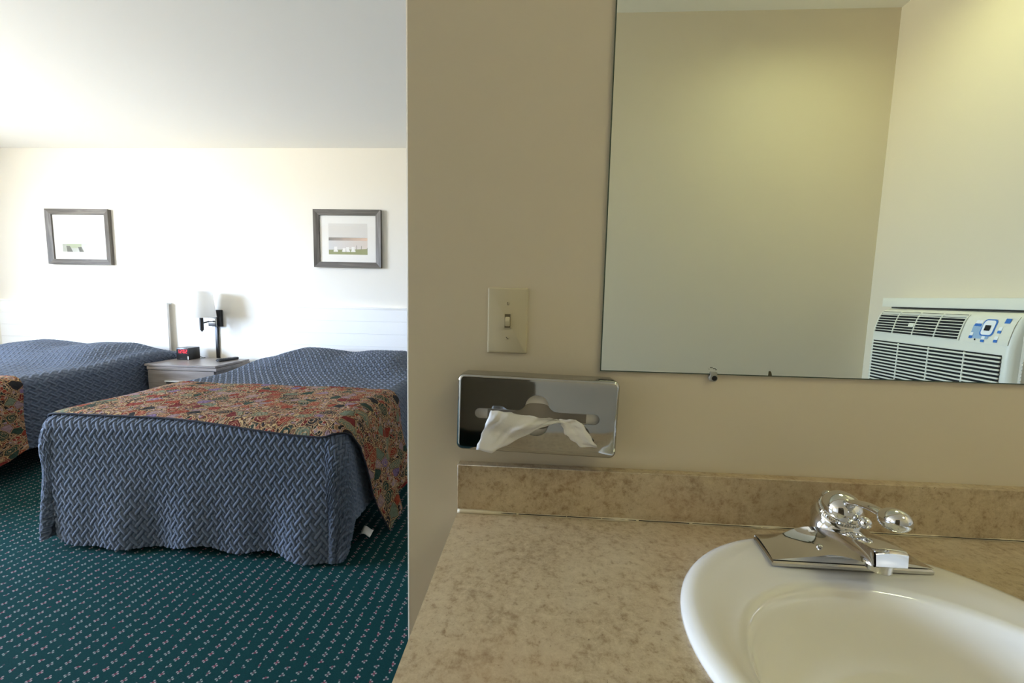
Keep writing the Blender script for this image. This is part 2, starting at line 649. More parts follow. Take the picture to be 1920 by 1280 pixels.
# window in the left wall
wroot = empty('window_1', (XL - 0.07, (wy0 + wy1) / 2, wz0))
tag(wroot, kind='structure')
f = MB()
for (a0, a1, c0, c1) in ((wy0, wy1, wz0, wz0 + 0.045), (wy0, wy1, wz1 - 0.045, wz1), (wy0, wy0 + 0.045, wz0 + 0.045, wz1 - 0.045), (wy1 - 0.045, wy1, wz0 + 0.045, wz1 - 0.045)):
    f.box(XL - 0.11, XL - 0.05, a0, a1, c0, c1)
f.build('window_frame', 'white', wroot)
ym = (wy0 + wy1) / 2
part('mullion', 'white', wroot, XL - 0.105, XL - 0.055, ym - 0.025, ym + 0.025, wz0 + 0.045, wz1 - 0.045)
part('pane', 'glass', wroot, XL - 0.083, XL - 0.079, wy0 + 0.045, ym - 0.025, wz0 + 0.045, wz1 - 0.045)
part('pane', 'glass', wroot, XL - 0.083, XL - 0.079, ym + 0.025, wy1 - 0.045, wz0 + 0.045, wz1 - 0.045)
part('window_sill', 'white', wroot, XL - 0.05, XL + 0.04, wy0 - 0.03, wy1 + 0.03, wz0 - 0.025, wz0, r=0.004)

# ------------------------------------------------------------------ vanity counter
CX0 = -0.137
vc = empty('vanity_cabinet', ((CX0 + XR) / 2, 0.44, 0.0), 'beige laminate vanity cabinet under the stone-look counter', 'cabinet')
for (nm, x0, x1, y0, y1, z0, z1) in (('side_panel', CX0 + 0.045, CX0 + 0.063, 0.22, YP - 0.002, 0.0805, CT - 0.0345), ('side_panel', XR - 0.020, XR - 0.002, 0.22, YP - 0.002, 0.0805, CT - 0.0345),
                                    ('bottom_panel', CX0 + 0.0635, XR - 0.0205, 0.22, YP - 0.002, 0.0805, 0.098), ('back_panel', CX0 + 0.0635, XR - 0.0205, YP - 0.012, YP - 0.002, 0.0985, CT - 0.0345),
                                    ('front_rail', CX0 + 0.0635, XR - 0.0205, 0.22, 0.2315, CT - 0.10, CT - 0.0345)):
    part(nm, 'vanitywood', vc, x0, x1, y0, y1, z0, z1)
part('toe_kick', 'dark', vc, CX0 + 0.055, XR - 0.002, 0.28, YP - 0.002, 0.0, 0.08)
for k in range(3):
    x0 = CX0 + 0.06 + k * 0.51
    d = part('door', 'vanitywood', vc, x0, x0 + 0.49, 0.202, 0.2195, 0.11, CT - 0.06, r=0.003)
    MB().ball((x0 + 0.45, 0.190, 0.60), 0.012).build('knob', 'chrome', d, smooth=True)

SX, SY, SA, SB = 0.4232, 0.460, 0.242, 0.228     # sink outline
ct = empty('countertop', (CX0, YP, CT), 'beige stone-look laminate counter with backsplash around the sink', 'countertop')
NS = 72
hole = [(SX + (SA - 0.012) * math.cos(k * 2 * math.pi / NS), SY + (SB - 0.012) * math.sin(k * 2 * math.pi / NS)) for k in range(NS)]
outer = [(CX0, 0.190), (XR - 0.004, 0.190), (XR - 0.004, YP - 0.0005), (CX0, YP - 0.0005)]
loops = [[Vector((x, y, 0)) for x, y in outer], [Vector((x, y, 0)) for x, y in reversed(hole)]]
tris = tessellate_polygon(loops)
allp = loops[0] + loops[1]
mb = MB()
vt = [mb.bm.verts.new((p.x, p.y, CT)) for p in allp]
vb = [mb.bm.verts.new((p.x, p.y, CT - 0.034)) for p in allp]
for tr_ in tris:
    mb.bm.faces.new([vt[i] for i in tr_])
    mb.bm.faces.new([vb[i] for i in reversed(tr_)])
for (s, n) in ((0, 4), (4, NS)):
    for i in range(n):
        j = (i + 1) % n
        mb.bm.faces.new((vt[s + i], vt[s + j], vb[s + j], vb[s + i]))
mb.build('worktop', 'laminate', ct)
BS = 0.0875
part('backsplash', 'laminate', ct, CX0 - 0.001, XR - 0.004, YP - 0.020, YP - 0.0005, CT, CT + BS, r=0.0006, seg=1)
# caulk bead with a hairline crack along the seam
mb = MB()
xs = np.arange(CX0, XR - 0.002, 0.006)
rngs = []
for k, x in enumerate(xs):
    rr = 0.0036 + 0.0012 * math.sin(k * 0.23) * math.sin(k * 0.071 + 1) + (0.0022 if x < 0.0 else 0) * max(0, 1 - (x - CX0) / 0.14) + random.uniform(-0.0004, 0.0004)
    y = YP - 0.020
    rngs.append([(x, y, CT + rr), (x, y - rr * 0.5, CT + rr * 0.75), (x, y - rr, CT + 0.0004), (x, y, CT - 0.001)])
mb.rings(rngs, True, True)
cb = mb.build('caulk', 'caulk', ct, smooth=True)
mb = MB()
x = CX0 + 0.03
while x < XR - 0.03:
    ln = random.uniform(0.03, 0.09)
    o_ = random.uniform(-0.0006, 0.0006)
    w = random.uniform(0.00015, 0.00045)
    mb.box(x, min(x + ln, XR - 0.003), YP - 0.0226 - 0.0006 + o_ * 0.3, YP - 0.0216 + o_ * 0.3, CT + 0.0026 - w, CT + 0.0026 + w)
    x += ln + random.uniform(-0.004, 0.006)
mb.build('crack', 'dark', cb)

# ------------------------------------------------------------------ sink
sk = empty('sink', (SX, SY, CT), 'white oval drop-in sink set into the beige counter', 'sink')
NR = 96
prof = []   # (centre y shift, scale a, scale b, z)
BA, BB, BY = 0.192, 0.158, 0.408       # bowl mouth
rg = []


def ell(cx, cy, a, b, z):
    return [(cx + a * math.cos(k * 2 * math.pi / NR), cy + b * math.sin(k * 2 * math.pi / NR), z) for k in range(NR)]


rg.append(ell(SX, SY, SA - 0.004, SB - 0.004, CT - 0.002))
for (ins, z) in ((0.0, 0.002), (0.0005, 0.006), (0.004, 0.0105), (0.010, 0.0135), (0.018, 0.0145), (0.026, 0.0135)):
    rg.append(ell(SX, SY, SA - ins, SB - ins, CT + z))
for k in range(1, 7):
    q = k / 6
    e = q * q * (3 - 2 * q)
    rg.append(ell(SX, SY + (BY - SY) * q, (SA - 0.026) + (BA - SA + 0.026) * q, (SB - 0.026) + (BB - SB + 0.026) * q, CT + 0.0135 - 0.0045 * e))
for (s, z) in ((0.975, 0.004), (0.955, -0.006), (0.93, -0.022), (0.90, -0.042), (0.85, -0.068), (0.77, -0.092), (0.65, -0.112), (0.48, -0.126), (0.30, -0.133), (0.12, -0.137)):
    rg.append(ell(SX, BY, BA * s, BB * s, CT + z))
MB().rings(rg, False, True).build('bowl', 'porcelain', sk, smooth=True)
MB().cyl((SX, BY, CT - 0.1365), (SX, BY, CT - 0.1335), 0.026, 0.024, 28).ball((SX, BY, CT - 0.133), 0.016, 0.016, 0.004).build('drain', 'chrome', sk, auto=40)

# ------------------------------------------------------------------ faucet
FX, FY, FZ = 0.452, 0.628, CT + 0.0140
fa = empty('faucet', (FX, FY, FZ), 'chrome single-lever faucet at the back of the white sink', 'faucet')


def fp(x, y, z):
    return (FX + x, FY + y, FZ + z)


def hexplate(z, g=0.0):
    h = 0.106 - g
    return [fp(-h - 0.003, -0.031 + g, z), fp(h + 0.003, -0.031 + g, z), fp(h - 0.003, 0.036 - g, z), fp(-h + 0.003, 0.036 - g, z)]


mb = MB()
mb.rings([hexplate(0.0), hexplate(0.004), hexplate(0.0065, 0.0015)], True, True)
mb.build('base_plate', 'chrome_dull', fa, auto=30)
# body: concave flanks swept from each wing tip to the spout, a crowned top, a back and an underside
def smooth_curve(pts, n):
    pts = np.array(pts, float)
    k = len(pts)
    q = np.linspace(0, k - 1, n)
    out = []
    for v in q:
        i = int(min(v, k - 2))
        f_ = v - i
        p0, p1, p2, p3 = pts[max(i - 1, 0)], pts[i], pts[i + 1], pts[min(i + 2, k - 1)]
        out.append(0.5 * (2 * p1 + (p2 - p0) * f_ + (2 * p0 - 5 * p1 + 4 * p2 - p3) * f_ ** 2 + (3 * p1 - p0 - 3 * p2 + p3) * f_ ** 3))
    return np.array(out)


UC = smooth_curve([(-0.103, 0.020, 0.010), (-0.082, 0.020, 0.0145), (-0.054, 0.018, 0.031), (-0.038, 0.004, 0.043), (-0.027, -0.024, 0.052), (-0.0225, -0.055, 0.060), (-0.0205, -0.082, 0.0635), (-0.0200, -0.088, 0.0632)], 43)
LC = smooth_curve([(-0.109, -0.030, 0.0085), (-0.086, -0.031, 0.0125), (-0.054, -0.034, 0.019), (-0.037, -0.043, 0.028), (-0.028, -0.066, 0.038), (-0.0235, -0.079, 0.0415), (-0.0195, -0.087, 0.0425), (-0.0190, -0.090, 0.0425)], 43)
mb = MB()
KT = 19          # index where the ridge reaches the neck
for sg in (1, -1):
    rows = []
    for j in range(9):
        v = j / 8
        row = UC * (1 - v) + LC * v
        sag = math.sin(v * math.pi) * 0.0045 * (1 - np.linspace(0, 1, 43) ** 2)
        row = row + np.stack([sag * 0.5, sag * 0.8, -sag * 0.3], -1)
        rows.append([fp(sg * p[0], p[1], p[2]) for p in row])
    mb.rings(rows, closed=False)
    mb.rings([[fp(sg * p[0], p[1], p[2]) for p in UC[:KT + 1]], [fp(sg * p[0], 0.034, 0.006 + p[2] * 0.35) for p in UC[:KT + 1]], [fp(sg * p[0], 0.035, 0.0045) for p in UC[:KT + 1]]], closed=False)


def across(pL, crown):
    return [fp(pL[0] * (1 - 2 * k / 8), pL[1], pL[2] + crown * (1 - (1 - k / 4) ** 2)) for k in range(9)]


mb.rings([across((UC[KT][0], 0.035, 0.0045), 0), across((UC[KT][0], 0.034, 0.006 + UC[KT][2] * 0.35), 0)] + [across(UC[k], 0.0022) for k in range(KT, 43)], closed=False)
mb.rings([across(LC[k], 0.0) for k in range(43)], closed=False)
tipU, tipL = UC[-1], LC[-1]
mb.rings([across(tipU, 0.0022), across((tipU[0] * 0.985, tipU[1] - 0.0035, tipU[2] - 0.0025), 0.002), across((tipL[0], tipL[1] - 0.003, tipL[2] + 0.003), 0), across(tipL, 0)], closed=False)
bmesh.ops.remove_doubles(mb.bm, verts=list(mb.bm.verts), dist=2e-5)
mb.build('body', 'chrome', fa, auto=30)
MB().cyl(fp(0.0, -0.073, 0.0305), fp(0.0, -0.073, 0.0440), 0.0140, 0.0150, 28).build('aerator', 'chrome', fa, auto=40)
# set-screw mark on the front of the body
MB().ball(fp(-0.042, -0.0225, 0.0275), 0.0045, 0.0030, 0.0035).build('emblem_button', 'chrome_dull', fa, smooth=True)
# neck and tilted cap
TILT = math.radians(24)
tilt = Matrix.Translation(Vector(fp(0, 0.004, 0.068))) @ Matrix.Rotation(TILT, 4, 'X')


def lathe(profile, mt, n=40):
    rr = []
    for (r, z) in profile:
        rr.append([mt @ Vector((r * math.cos(k * 2 * math.pi / n), r * math.sin(k * 2 * math.pi / n), z)) for k in range(n)])
    return rr


mb = MB()
base_ring = [Vector(fp(0.037 * math.cos(k * 2 * math.pi / 40), 0.002 + 0.032 * math.sin(k * 2 * math.pi / 40), 0.034)) for k in range(40)]
mb.rings([base_ring] + lathe([(0.0325, -0.016), (0.0295, -0.006), (0.0280, 0.0)], tilt), False, True)
mb.build('neck', 'chrome', fa, smooth=True)
mb = MB()
kn = []
for (r, z) in ((0.0272, 0.0), (0.0285, 0.001), (0.0285, 0.0055), (0.0272, 0.0065)):
    kn.append([tilt @ Vector(((r + (0.0004 if k % 2 else -0.0004)) * math.cos(k * 2 * math.pi / 120), (r + (0.0004 if k % 2 else -0.0004)) * math.sin(k * 2 * math.pi / 120), z)) for k in range(120)])
mb.rings(kn, True, True)
mb.build('knurled_ring', 'chrome', fa, auto=30)
hd = MB().rings(lathe([(0.0262, 0.0065), (0.0262, 0.010), (0.0255, 0.014), (0.0232, 0.0195), (0.0195, 0.024), (0.0140, 0.0275), (0.0070, 0.0295), (0.0006, 0.030)], tilt), False, True).build('handle', 'chrome', fa, smooth=True)
# lever arm: a flat bar from the cap to the egg-shaped knob
mb = MB()
A_, B_ = Vector(fp(0, -0.014, 0.092)), Vector(fp(0.004, -0.072, 0.102))
rs = []
for k in range(9):
    q = k / 8
    p = A_.lerp(B_, q) + Vector((0, 0, 0.004 * math.sin(q * math.pi)))
    w, h = 0.0105 - 0.0035 * q, 0.0046
    rs.append([p + Vector((w * math.cos(g), 0, h * math.sin(g))) for g in [i * 2 * math.pi / 16 for i in range(16)]])
mb.rings(rs, True, True)
mb.build('lever', 'chrome', hd, smooth=True)
MB().ball(fp(0.005, -0.083, 0.103), 0.0170, 0.0195, 0.0148, 28, Matrix.Rotation(math.radians(-12), 4, 'X')).build('lever_knob', 'chrome', hd, smooth=True)
MB().ball(fp(-0.006, 0.024, 0.083), 0.0085, n=18).build('stud', 'chrome', hd, smooth=True)
MB().ball(fp(0.008, -0.033, 0.072), 0.0085, n=18).build('stud', 'chrome', hd, smooth=True)

# ------------------------------------------------------------------ mirror
MX0, MX1, MZ0, MZ1 = 0.1092, 1.36, EYE - 0.1238, 1.99
mr = empty('wall_mirror', ((MX0 + MX1) / 2, YP, MZ0), 'large frameless wall mirror above the backsplash', 'mirror')
part('glass_edge', 'glassedge', mr, MX0 - 0.0008, MX1, YP - 0.0048, YP - 0.0006, MZ0 - 0.0010, MZ1)
MB().box(MX0 + 0.0008, MX1 - 0.0008, YP - 0.0054, YP - 0.0049, MZ0 + 0.0008, MZ1 - 0.0008).build('mirror_pane', 'mirror', mr)
d = MB()
for (x, z, rx, rz) in ((0.394, 0.0040, 0.0030, 0.0045),):
    pts = [(MX0 - MX0 + x + rx * c_, YP - 0.00555, MZ0 + z + rz * s_) for c_, s_ in ((-1, -1), (1.2, -1), (0.6, 0.5), (0.0, 1), (-0.9, 0.9))]
    d.bm.faces.new([d.bm.verts.new(p) for p in pts])
d.build('desilvered_spot', 'desilver', mr)
d = MB()
for (x, z, w) in ((0.294, 0.0112, 0.0045), (0.299, 0.0096, 0.0045), (0.303, 0.0078, 0.0025), (0.292, 0.0086, 0.0012)):
    d.box(x, x + w, YP - 0.0056, YP - 0.0054, MZ0 + z - 0.0006, MZ0 + z + 0.0006)
d.build('scratch_mark', 'desilver', mr)
CXc = 0.3005
clip = empty('mirror_clip', (CXc, YP, MZ0 - 0.006), 'small clear clip with dark screw under the mirror edge', 'clip')
MB().cyl((CXc, YP - 0.0005, MZ0 - 0.0065), (CXc, YP - 0.0090, MZ0 - 0.0065), 0.0070, 0.0062, 24).box(CXc - 0.006, CXc + 0.0055, YP - 0.0082, YP - 0.0058, MZ0 - 0.004, MZ0 + 0.004, r=0.001).build('body', 'clip', clip, auto=40)
MB().cyl((CXc + 0.0008, YP - 0.0085, MZ0 - 0.0065), (CXc + 0.0008, YP - 0.0096, MZ0 - 0.0065), 0.0046, 0.0042, 20).build('screw', 'dark', clip, auto=40)

# ------------------------------------------------------------------ light switch
SWX, SWZ = -0.0551, 1.1455
sw = empty('light_switch', (SWX, YP, SWZ), 'ivory toggle light switch on the wall beside the mirror', 'light switch')
mb = MB()


def rrect(cx, cz, hx, hz, r, y, n=5):
    pts = []
    for (sx_, sz_, a0) in ((1, 1, 0), (-1, 1, 90), (-1, -1, 180), (1, -1, 270)):
        for k in range(n):
            a_ = math.radians(a0 + 90 * k / (n - 1))
            pts.append((cx + sx_ * (hx - r) + r * math.cos(a_), y, cz + sz_ * (hz - r) + r * math.sin(a_)))
    return pts


mb.rings([rrect(SWX, SWZ, 0.035, 0.0572, 0.002, YP - 0.0003), rrect(SWX, SWZ, 0.035, 0.0572, 0.002, YP - 0.0022), rrect(SWX, SWZ, 0.0338, 0.056, 0.002, YP - 0.0042), rrect(SWX, SWZ, 0.0315, 0.0537, 0.002, YP - 0.0052)], True, True)
mb.build('cover_plate', 'ivory', sw, auto=25)
MB().box(SWX - 0.0056, SWX + 0.0056, YP - 0.0056, YP - 0.0050, SWZ - 0.0125, SWZ + 0.0125).build('toggle_slot_shade', 'slotshade', sw)
mb = MB()
for bx in ((-0.0062, -0.0050, -0.0128, 0.0128), (0.0050, 0.0062, -0.0128, 0.0128), (-0.0062, 0.0062, 0.0118, 0.0130), (-0.0062, 0.0062, -0.0130, -0.0118)):
    mb.box(SWX + bx[0], SWX + bx[1], YP - 0.0066, YP - 0.0051, SWZ + bx[2], SWZ + bx[3])
mb.build('toggle_bezel', 'ivory', sw)
b = bmesh.new()
bmesh.ops.create_cube(b, size=1.0)
for v in b.verts:
    tip = v.co.y < 0
    v.co = Vector((SWX + v.co.x * (0.0075 if tip else 0.0088), YP - 0.0050 + (-0.0095 if tip else 0), SWZ + (-0.0045 if tip else -0.001) + v.co.z * (0.009 if tip else 0.017)))
bmesh.ops.bevel(b, geom=list(b.edges), offset=0.0008, segments=2, affect='EDGES')
mb = MB()
mb.merge(b)
mb.build('toggle', 'ivory', sw, auto=40)
for sz_, ang in ((0.030, 80), (-0.030, 35)):
    s_ = MB().cyl((SWX, YP - 0.0048, SWZ + sz_), (SWX, YP - 0.0062, SWZ + sz_), 0.0034, 0.0028, 20).build('screw', 'ivory', sw, auto=40)
    mb = MB()
    b = bmesh.new()
    bmesh.ops.create_cube(b, size=1.0)
    mb.merge(b, Matrix.Translation((SWX, YP - 0.0062, SWZ + sz_)) @ Matrix.Rotation(math.radians(ang), 4, 'Y') @ Matrix.Diagonal((0.0058, 0.0004, 0.0009, 1)))
    mb.build('screw_slot', 'dullblack', s_)

# ------------------------------------------------------------------ tissue dispenser
TW, TH, TD = 0.1348, 0.0655, 0.051
TC = Vector((0.0002, YP, EYE - 0.1975))
tilt_t = Matrix.Translation(TC) @ Matrix.Rotation(math.radians(1.15), 4, 'Y')
td = empty('tissue_dispenser', tuple(TC), 'chrome wall tissue dispenser under the light switch', 'tissue dispenser')


def tp(x, y, z):   # y: distance out of the wall
    return tilt_t @ Vector((x, -y, z))


def rr2(hx, hz, r, y, n=7):
    pts = []
    for (sx_, sz_, a0) in ((1, 1, 0), (-1, 1, 90), (-1, -1, 180), (1, -1, 270)):
        for k in range(n):
            a_ = math.radians(a0 + 90 * k / (n - 1))
            pts.append(tp(sx_ * (hx - r) + r * math.cos(a_), y, sz_ * (hz - r) + r * math.sin(a_)))
    return pts


# slot outline: long stadium crossed by a taller flared bulge
half = []
hole2 = []


def slot_h(x):
    a_ = abs(x)
    if a_ > 0.104:
        return 0.0
    base_ = 0.0092 if a_ <= 0.0948 else math.sqrt(max(0.0092 ** 2 - (a_ - 0.0948) ** 2, 0))
    bul = 0.0
    if a_ < 0.019:
        bul = 0.0185 + math.sqrt(max(0.0175 ** 2 - (a_ * 0.92) ** 2, 0))
    elif a_ < 0.034:
        q = (a_ - 0.019) / 0.015
        bul = 0.0092 + (0.0185 - 0.0092) * (1 - q) ** 2.2
    return max(base_, bul)


xs_ = sorted(set([round(v, 5) for v in list(np.linspace(-0.104, 0.104, 105)) + [-0.1039, 0.1039, -0.1030, 0.1030, 0.1015, -0.1015]]))
topc = [(x, slot_h(x)) for x in xs_]
hole2 = topc + [(x, -h * 0.92) for x, h in reversed(topc[1:-1])]
FR = 0.007
mb = MB()
body = [rr2(TW - 0.0015, TH - 0.0015, 0.010, 0.0005), rr2(TW - 0.0015, TH - 0.0015, 0.010, 0.020), rr2(TW, TH, 0.011, 0.0215), rr2(TW, TH, 0.011, TD - FR)]
for k in range(1, 6):
    a_ = math.radians(90 * k / 5)
    body.append(rr2(TW - FR * (1 - math.cos(a_)), TH - FR * (1 - math.cos(a_)), 0.011 - FR * (1 - math.cos(a_)) * 0.7, TD - FR + FR * math.sin(a_)))
mb.rings(body, True, False)
outl = body[-1]
inv = tilt_t.inverted()
loops = [[Vector(((inv @ p).x, (inv @ p).z, 0)) for p in outl], [Vector((x, z, 0)) for x, z in reversed(hole2)]]
tr3 = tessellate_polygon(loops)
pts = loops[0] + loops[1]
vf = [mb.bm.verts.new(tp(p.x, TD, p.y)) for p in pts]
for q in tr3:
    try:
        mb.bm.faces.new([vf[i] for i in q])
    except ValueError:
        pass
n0, n1 = len(loops[0]), len(loops[1])
lip = [mb.bm.verts.new(tp(p.x, TD - 0.0025, p.y)) for p in loops[1]]
for i in range(n1):
    j = (i + 1) % n1
    mb.bm.faces.new((vf[n0 + i], vf[n0 + j], lip[j], lip[i]))
bmesh.ops.remove_doubles(mb.bm, verts=list(mb.bm.verts), dist=1e-6)
mb.build('cover', 'steel', td, auto=28)
# the white carton inside, with its perforated opening flaps
mb = MB()
b = bmesh.new()
bmesh.ops.create_cube(b, size=1.0)
mb.merge(b, tilt_t @ Matrix.Translation((0, -0.0235, 0)) @ Matrix.Diagonal((0.236, 0.040, 0.112, 1)))
tb = mb.build('carton', 'box_card', td)
mb = MB()
op = []
for k in range(41):
    x = -0.083 + 0.166 * k / 40
    h = 0.0075 + (0.0145 * math.exp(-(x / 0.026) ** 4))
    op.append((x, h))
poly = op + [(x, -h) for x, h in reversed(op)]
mb.bm.faces.new([mb.bm.verts.new(tp(x, 0.0438, z - 0.001)) for x, z in poly])
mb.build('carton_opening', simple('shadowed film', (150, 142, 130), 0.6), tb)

# the pulled tissue: a pinched sheet fanning left and a short tail to the right
tiss = empty('tissue', tuple(tp(0, TD, 0)), 'crumpled white tissue pulled from the chrome dispenser', 'tissue')


def sheet(name, top, bot, n=26, m=16, amp=0.006, seed=1, out=0.008):
    r_ = np.random.default_rng(seed)
    top, bot = np.array(top, float), np.array(bot, float)

    def along(c, q):
        s = np.linspace(0, 1, len(c))
        return np.array([np.interp(q, s, c[:, i]) for i in range(c.shape[1])]).T
    qs = np.linspace(0, 1, n)
    T, B = along(top, qs), along(bot, qs)
    ph = r_.uniform(0, 6.28, 4)
    V = []
    for j in range(m):
        v = j / (m - 1)
        P = T * (1 - v) + B * v
        wv_ = amp * (np.sin(qs * 11 + v * 3 + ph[0]) + 0.7 * np.sin(qs * 6 - v * 7 + ph[1]) + 0.9 * np.abs(np.sin(qs * 13 + v * 6 + ph[2])))
        P = P.copy()
        P[:, 1] += wv_ * np.sin(np.pi * (0.25 + 0.75 * v))
        P[:, 0] += 0.0008 * np.sin(v * 23 + qs * 31 + ph[3])
        P[:, 2] += 0.0006 * np.sin(v * 17 - qs * 27 + ph[2])
        V.append(P)
    V = np.array(V).reshape(-1, 3)
    W = np.array([tp(x, y, z) for x, y, z in V])
    me = npmesh(name, W, gridquads(m, n))
    o = link(name, me, 'tissue', tiss, True)
    md = o.modifiers.new('thickness', 'SOLIDIFY')
    md.thickness = 0.0004
    return o


def px2loc(u, v):   # zoom pixels of the dispenser close-up -> local metres on the cover
    return (-0.1322 + (u - 10) * 0.2660 / 1790, 0.0, 0.0585 - (v - 185 - (u - 10) * 0.0362) * 0.1240 / 780)


def P3(lst):
    return [(px2loc(u, v)[0], y, px2loc(u, v)[2]) for u, v, y in lst]


sheet('sheet', P3([(395, 500, TD + 0.006), (520, 512, TD + 0.008), (640, 552, TD + 0.006), (860, 572, TD + 0.004), (1040, 590, TD + 0.002), (1150, 618, TD - 0.001)]),
      P3([(244, 912, TD + 0.020), (420, 940, TD + 0.022), (590, 862, TD + 0.016), (800, 765, TD + 0.010), (960, 690, TD + 0.006), (1160, 630, TD + 0.001)]), seed=3)
sheet('tail', P3([(1150, 614, TD - 0.001), (1240, 600, TD + 0.002), (1330, 596, TD + 0.004), (1420, 650, TD + 0.008), (1500, 760, TD + 0.012), (1575, 862, TD + 0.014)]),
      P3([(1155, 632, TD + 0.001), (1190, 680, TD + 0.004), (1225, 752, TD + 0.010), (1310, 810, TD + 0.012), (1400, 870, TD + 0.014), (1570, 872, TD + 0.014)]), amp=0.0022, seed=5)

# ------------------------------------------------------------------ ceiling light of the vanity alcove (behind the camera's right shoulder)
CLX, CLY = 1.08, 0.02
cl = empty('ceiling_light', (CLX, CLY, ZC), 'round flush ceiling light over the vanity alcove', 'ceiling light')
MB().rings([[(CLX + r_ * math.cos(k * 2 * math.pi / 40), CLY + r_ * math.sin(k * 2 * math.pi / 40), z) for k in range(40)] for r_, z in ((0.140, ZC - 0.0005), (0.160, ZC - 0.0005), (0.160, ZC - 0.085), (0.152, ZC - 0.085), (0.152, ZC - 0.04), (0.140, ZC - 0.0005))]).build('band', 'white', cl, auto=40)
MB().cyl((CLX, CLY, ZC - 0.046), (CLX, CLY, ZC - 0.040), 0.1515, 0.1515, 40).build('diffuser', 'tube', cl, auto=40)

# ------------------------------------------------------------------ air conditioner on the right wall (seen in the mirror)
ac = empty('air_conditioner', (XR, -0.083, 0.83), 'off-white through-wall air conditioner reflected in the mirror', 'air conditioner')
AY0, AY1 = -0.334, 0.184       # far end, near end
ZT = EYE
prof2 = [(1.455, -0.010), (1.405, -0.012), (1.385, -0.018), (1.372, -0.030), (1.362, -0.055), (1.353, -0.090), (1.349, -0.118), (1.349, -0.335), (1.358, -0.352), (1.40, -0.358), (1.455, -0.358)]
mb = MB()
ends = [AY0, AY0 + 0.004, AY0 + 0.012, AY1 - 0.016, AY1 - 0.006, AY1]
rgs = []
for k, y in enumerate(ends):
    ins = {0: 0.010, 1: 0.003, 2: 0, 3: 0, 4: 0.004, 5: 0.014}[k]
    rgs.append([(min(x + ins, 1.455), y, ZT + z - (ins * 0.3 if z > -0.2 else -ins * 0.3)) for x, z in prof2])
mb.rings(rgs, True, True)
mb.build('housing', 'acbody', ac, auto=50)
part('wall_sleeve', 'acbody', ac, 1.400, XR - 0.0005, AY0 - 0.03, AY1 + 0.06, ZT - 0.006, ZT + 0.030, r=0.002)
part('wall_box', 'acgrey', ac, 1.43, XR - 0.0005, AY0 - 0.02, AY1 + 0.05, ZT - 0.352, ZT - 0.0065)
part('gap_shade_strip', 'dark', ac, 1.3985, 1.452, AY0 + 0.02, AY1 + 0.04, ZT - 0.0097, ZT - 0.0062)  # dark strip painted as the shade between sleeve and housing
part('side_panel', 'acgrey', ac, 1.375, 1.44, AY1 + 0.0005, AY1 + 0.010, ZT - 0.348, ZT - 0.02, r=0.002)
# intake: dark panel painted as the shade behind the horizontal slats
part('intake_shade_panel', 'dark', ac, 1.3465, 1.3488, AY0 + 0.018, AY1 - 0.022, ZT - 0.326, ZT - 0.138)
sl_me = None
for k in range(15):
    z = ZT - 0.1455 - k * 0.0122
    if sl_me is None:
        o = MB().box(1.341, 1.3462, AY0 + 0.016, AY1 - 0.020, z - 0.0026, z + 0.0026, r=0.0008, seg=1).build('slat', 'acbody', ac)
        sl_me = o
    else:
        o = sl_me.copy()
        COL.objects.link(o)
        o.location = (0, 0, -k * 0.0122)
for k in range(3):
    y = AY0 + 0.14 + k * 0.125
    part('intake_rib', 'acbody', ac, 1.343, 1.3462, y - 0.002, y + 0.002, ZT - 0.326, ZT - 0.140)


# outlet grille and control panel follow the curved front: frame of reference along the slope
def acp(y, s, off=0.0):   # s in 0..1 down the curved band z -0.024..-0.106
    z = -0.024 - 0.083 * s
    pr = sorted(prof2[2:8], key=lambda p: p[1])
    x = float(np.interp(z, [p[1] for p in pr], [p[0] for p in pr]))
    return (x - off, y, ZT + z)


def acquad(mb, y0, y1, s0, s1, off, th=0.0, n=6):
    a_ = [acp(y0, s0 + (s1 - s0) * k / n, off) for k in range(n + 1)]
    b2 = [acp(y1, s0 + (s1 - s0) * k / n, off) for k in range(n + 1)]
    for k in range(n):
        mb.quad(a_[k], b2[k], b2[k + 1], a_[k + 1])
    if th > 0:
        a2 = [(x + th, y, z) for x, y, z in a_]
        b3 = [(x + th, y, z) for x, y, z in b2]
        mb.quad(a_[0], a2[0], b3[0], b2[0]).quad(a_[-1], b2[-1], b3[-1], a2[-1])
        for k in range(n):
            mb.quad(a_[k], a_[k + 1], a2[k + 1], a2[k]).quad(b2[k], b3[k], b3[k + 1], b2[k + 1])
    return mb


GY0, GY1 = AY0 + 0.014, 0.026     # grille span along y (far .. near)
acquad(MB(), GY0, GY1, 0.0, 1.0, 0.0012).build('outlet_shade_panel', 'dark', ac)  # dark sheet painted as the shade behind the louvers
for k in range(9):
    s = 0.02 + k * 0.118
    acquad(MB(), GY0, GY1, s, s + 0.030, 0.005, 0.0035, 2).build('louver', 'acbody', ac)
for k in range(5):
    y = GY0 + (GY1 - GY0) * k / 4
    acquad(MB(), y - 0.0018, y + 0.0018, 0.0, 1.0, 0.0042, 0.003).build('vane', 'acbody', ac)
acquad(MB(), GY0 + 0.15, GY0 + 0.172, 0.46, 0.62, 0.0065, 0.005, 2).build('louver_tab', 'acbody', ac)
cp = acquad(MB(), 0.042, 0.172, 0.02, 1.02, 0.0014, 0.002).build('control_panel', 'acbody', ac, smooth=False)
cp['label'] = 'control panel with blue printed keys'


def acpoly(pts, off, mat, name):
    m_ = MB()
    vs = [m_.bm.verts.new(acp(y, s, off)) for y, s in pts]
    m_.bm.faces.new(vs)
    return m_.build(name, mat, cp)


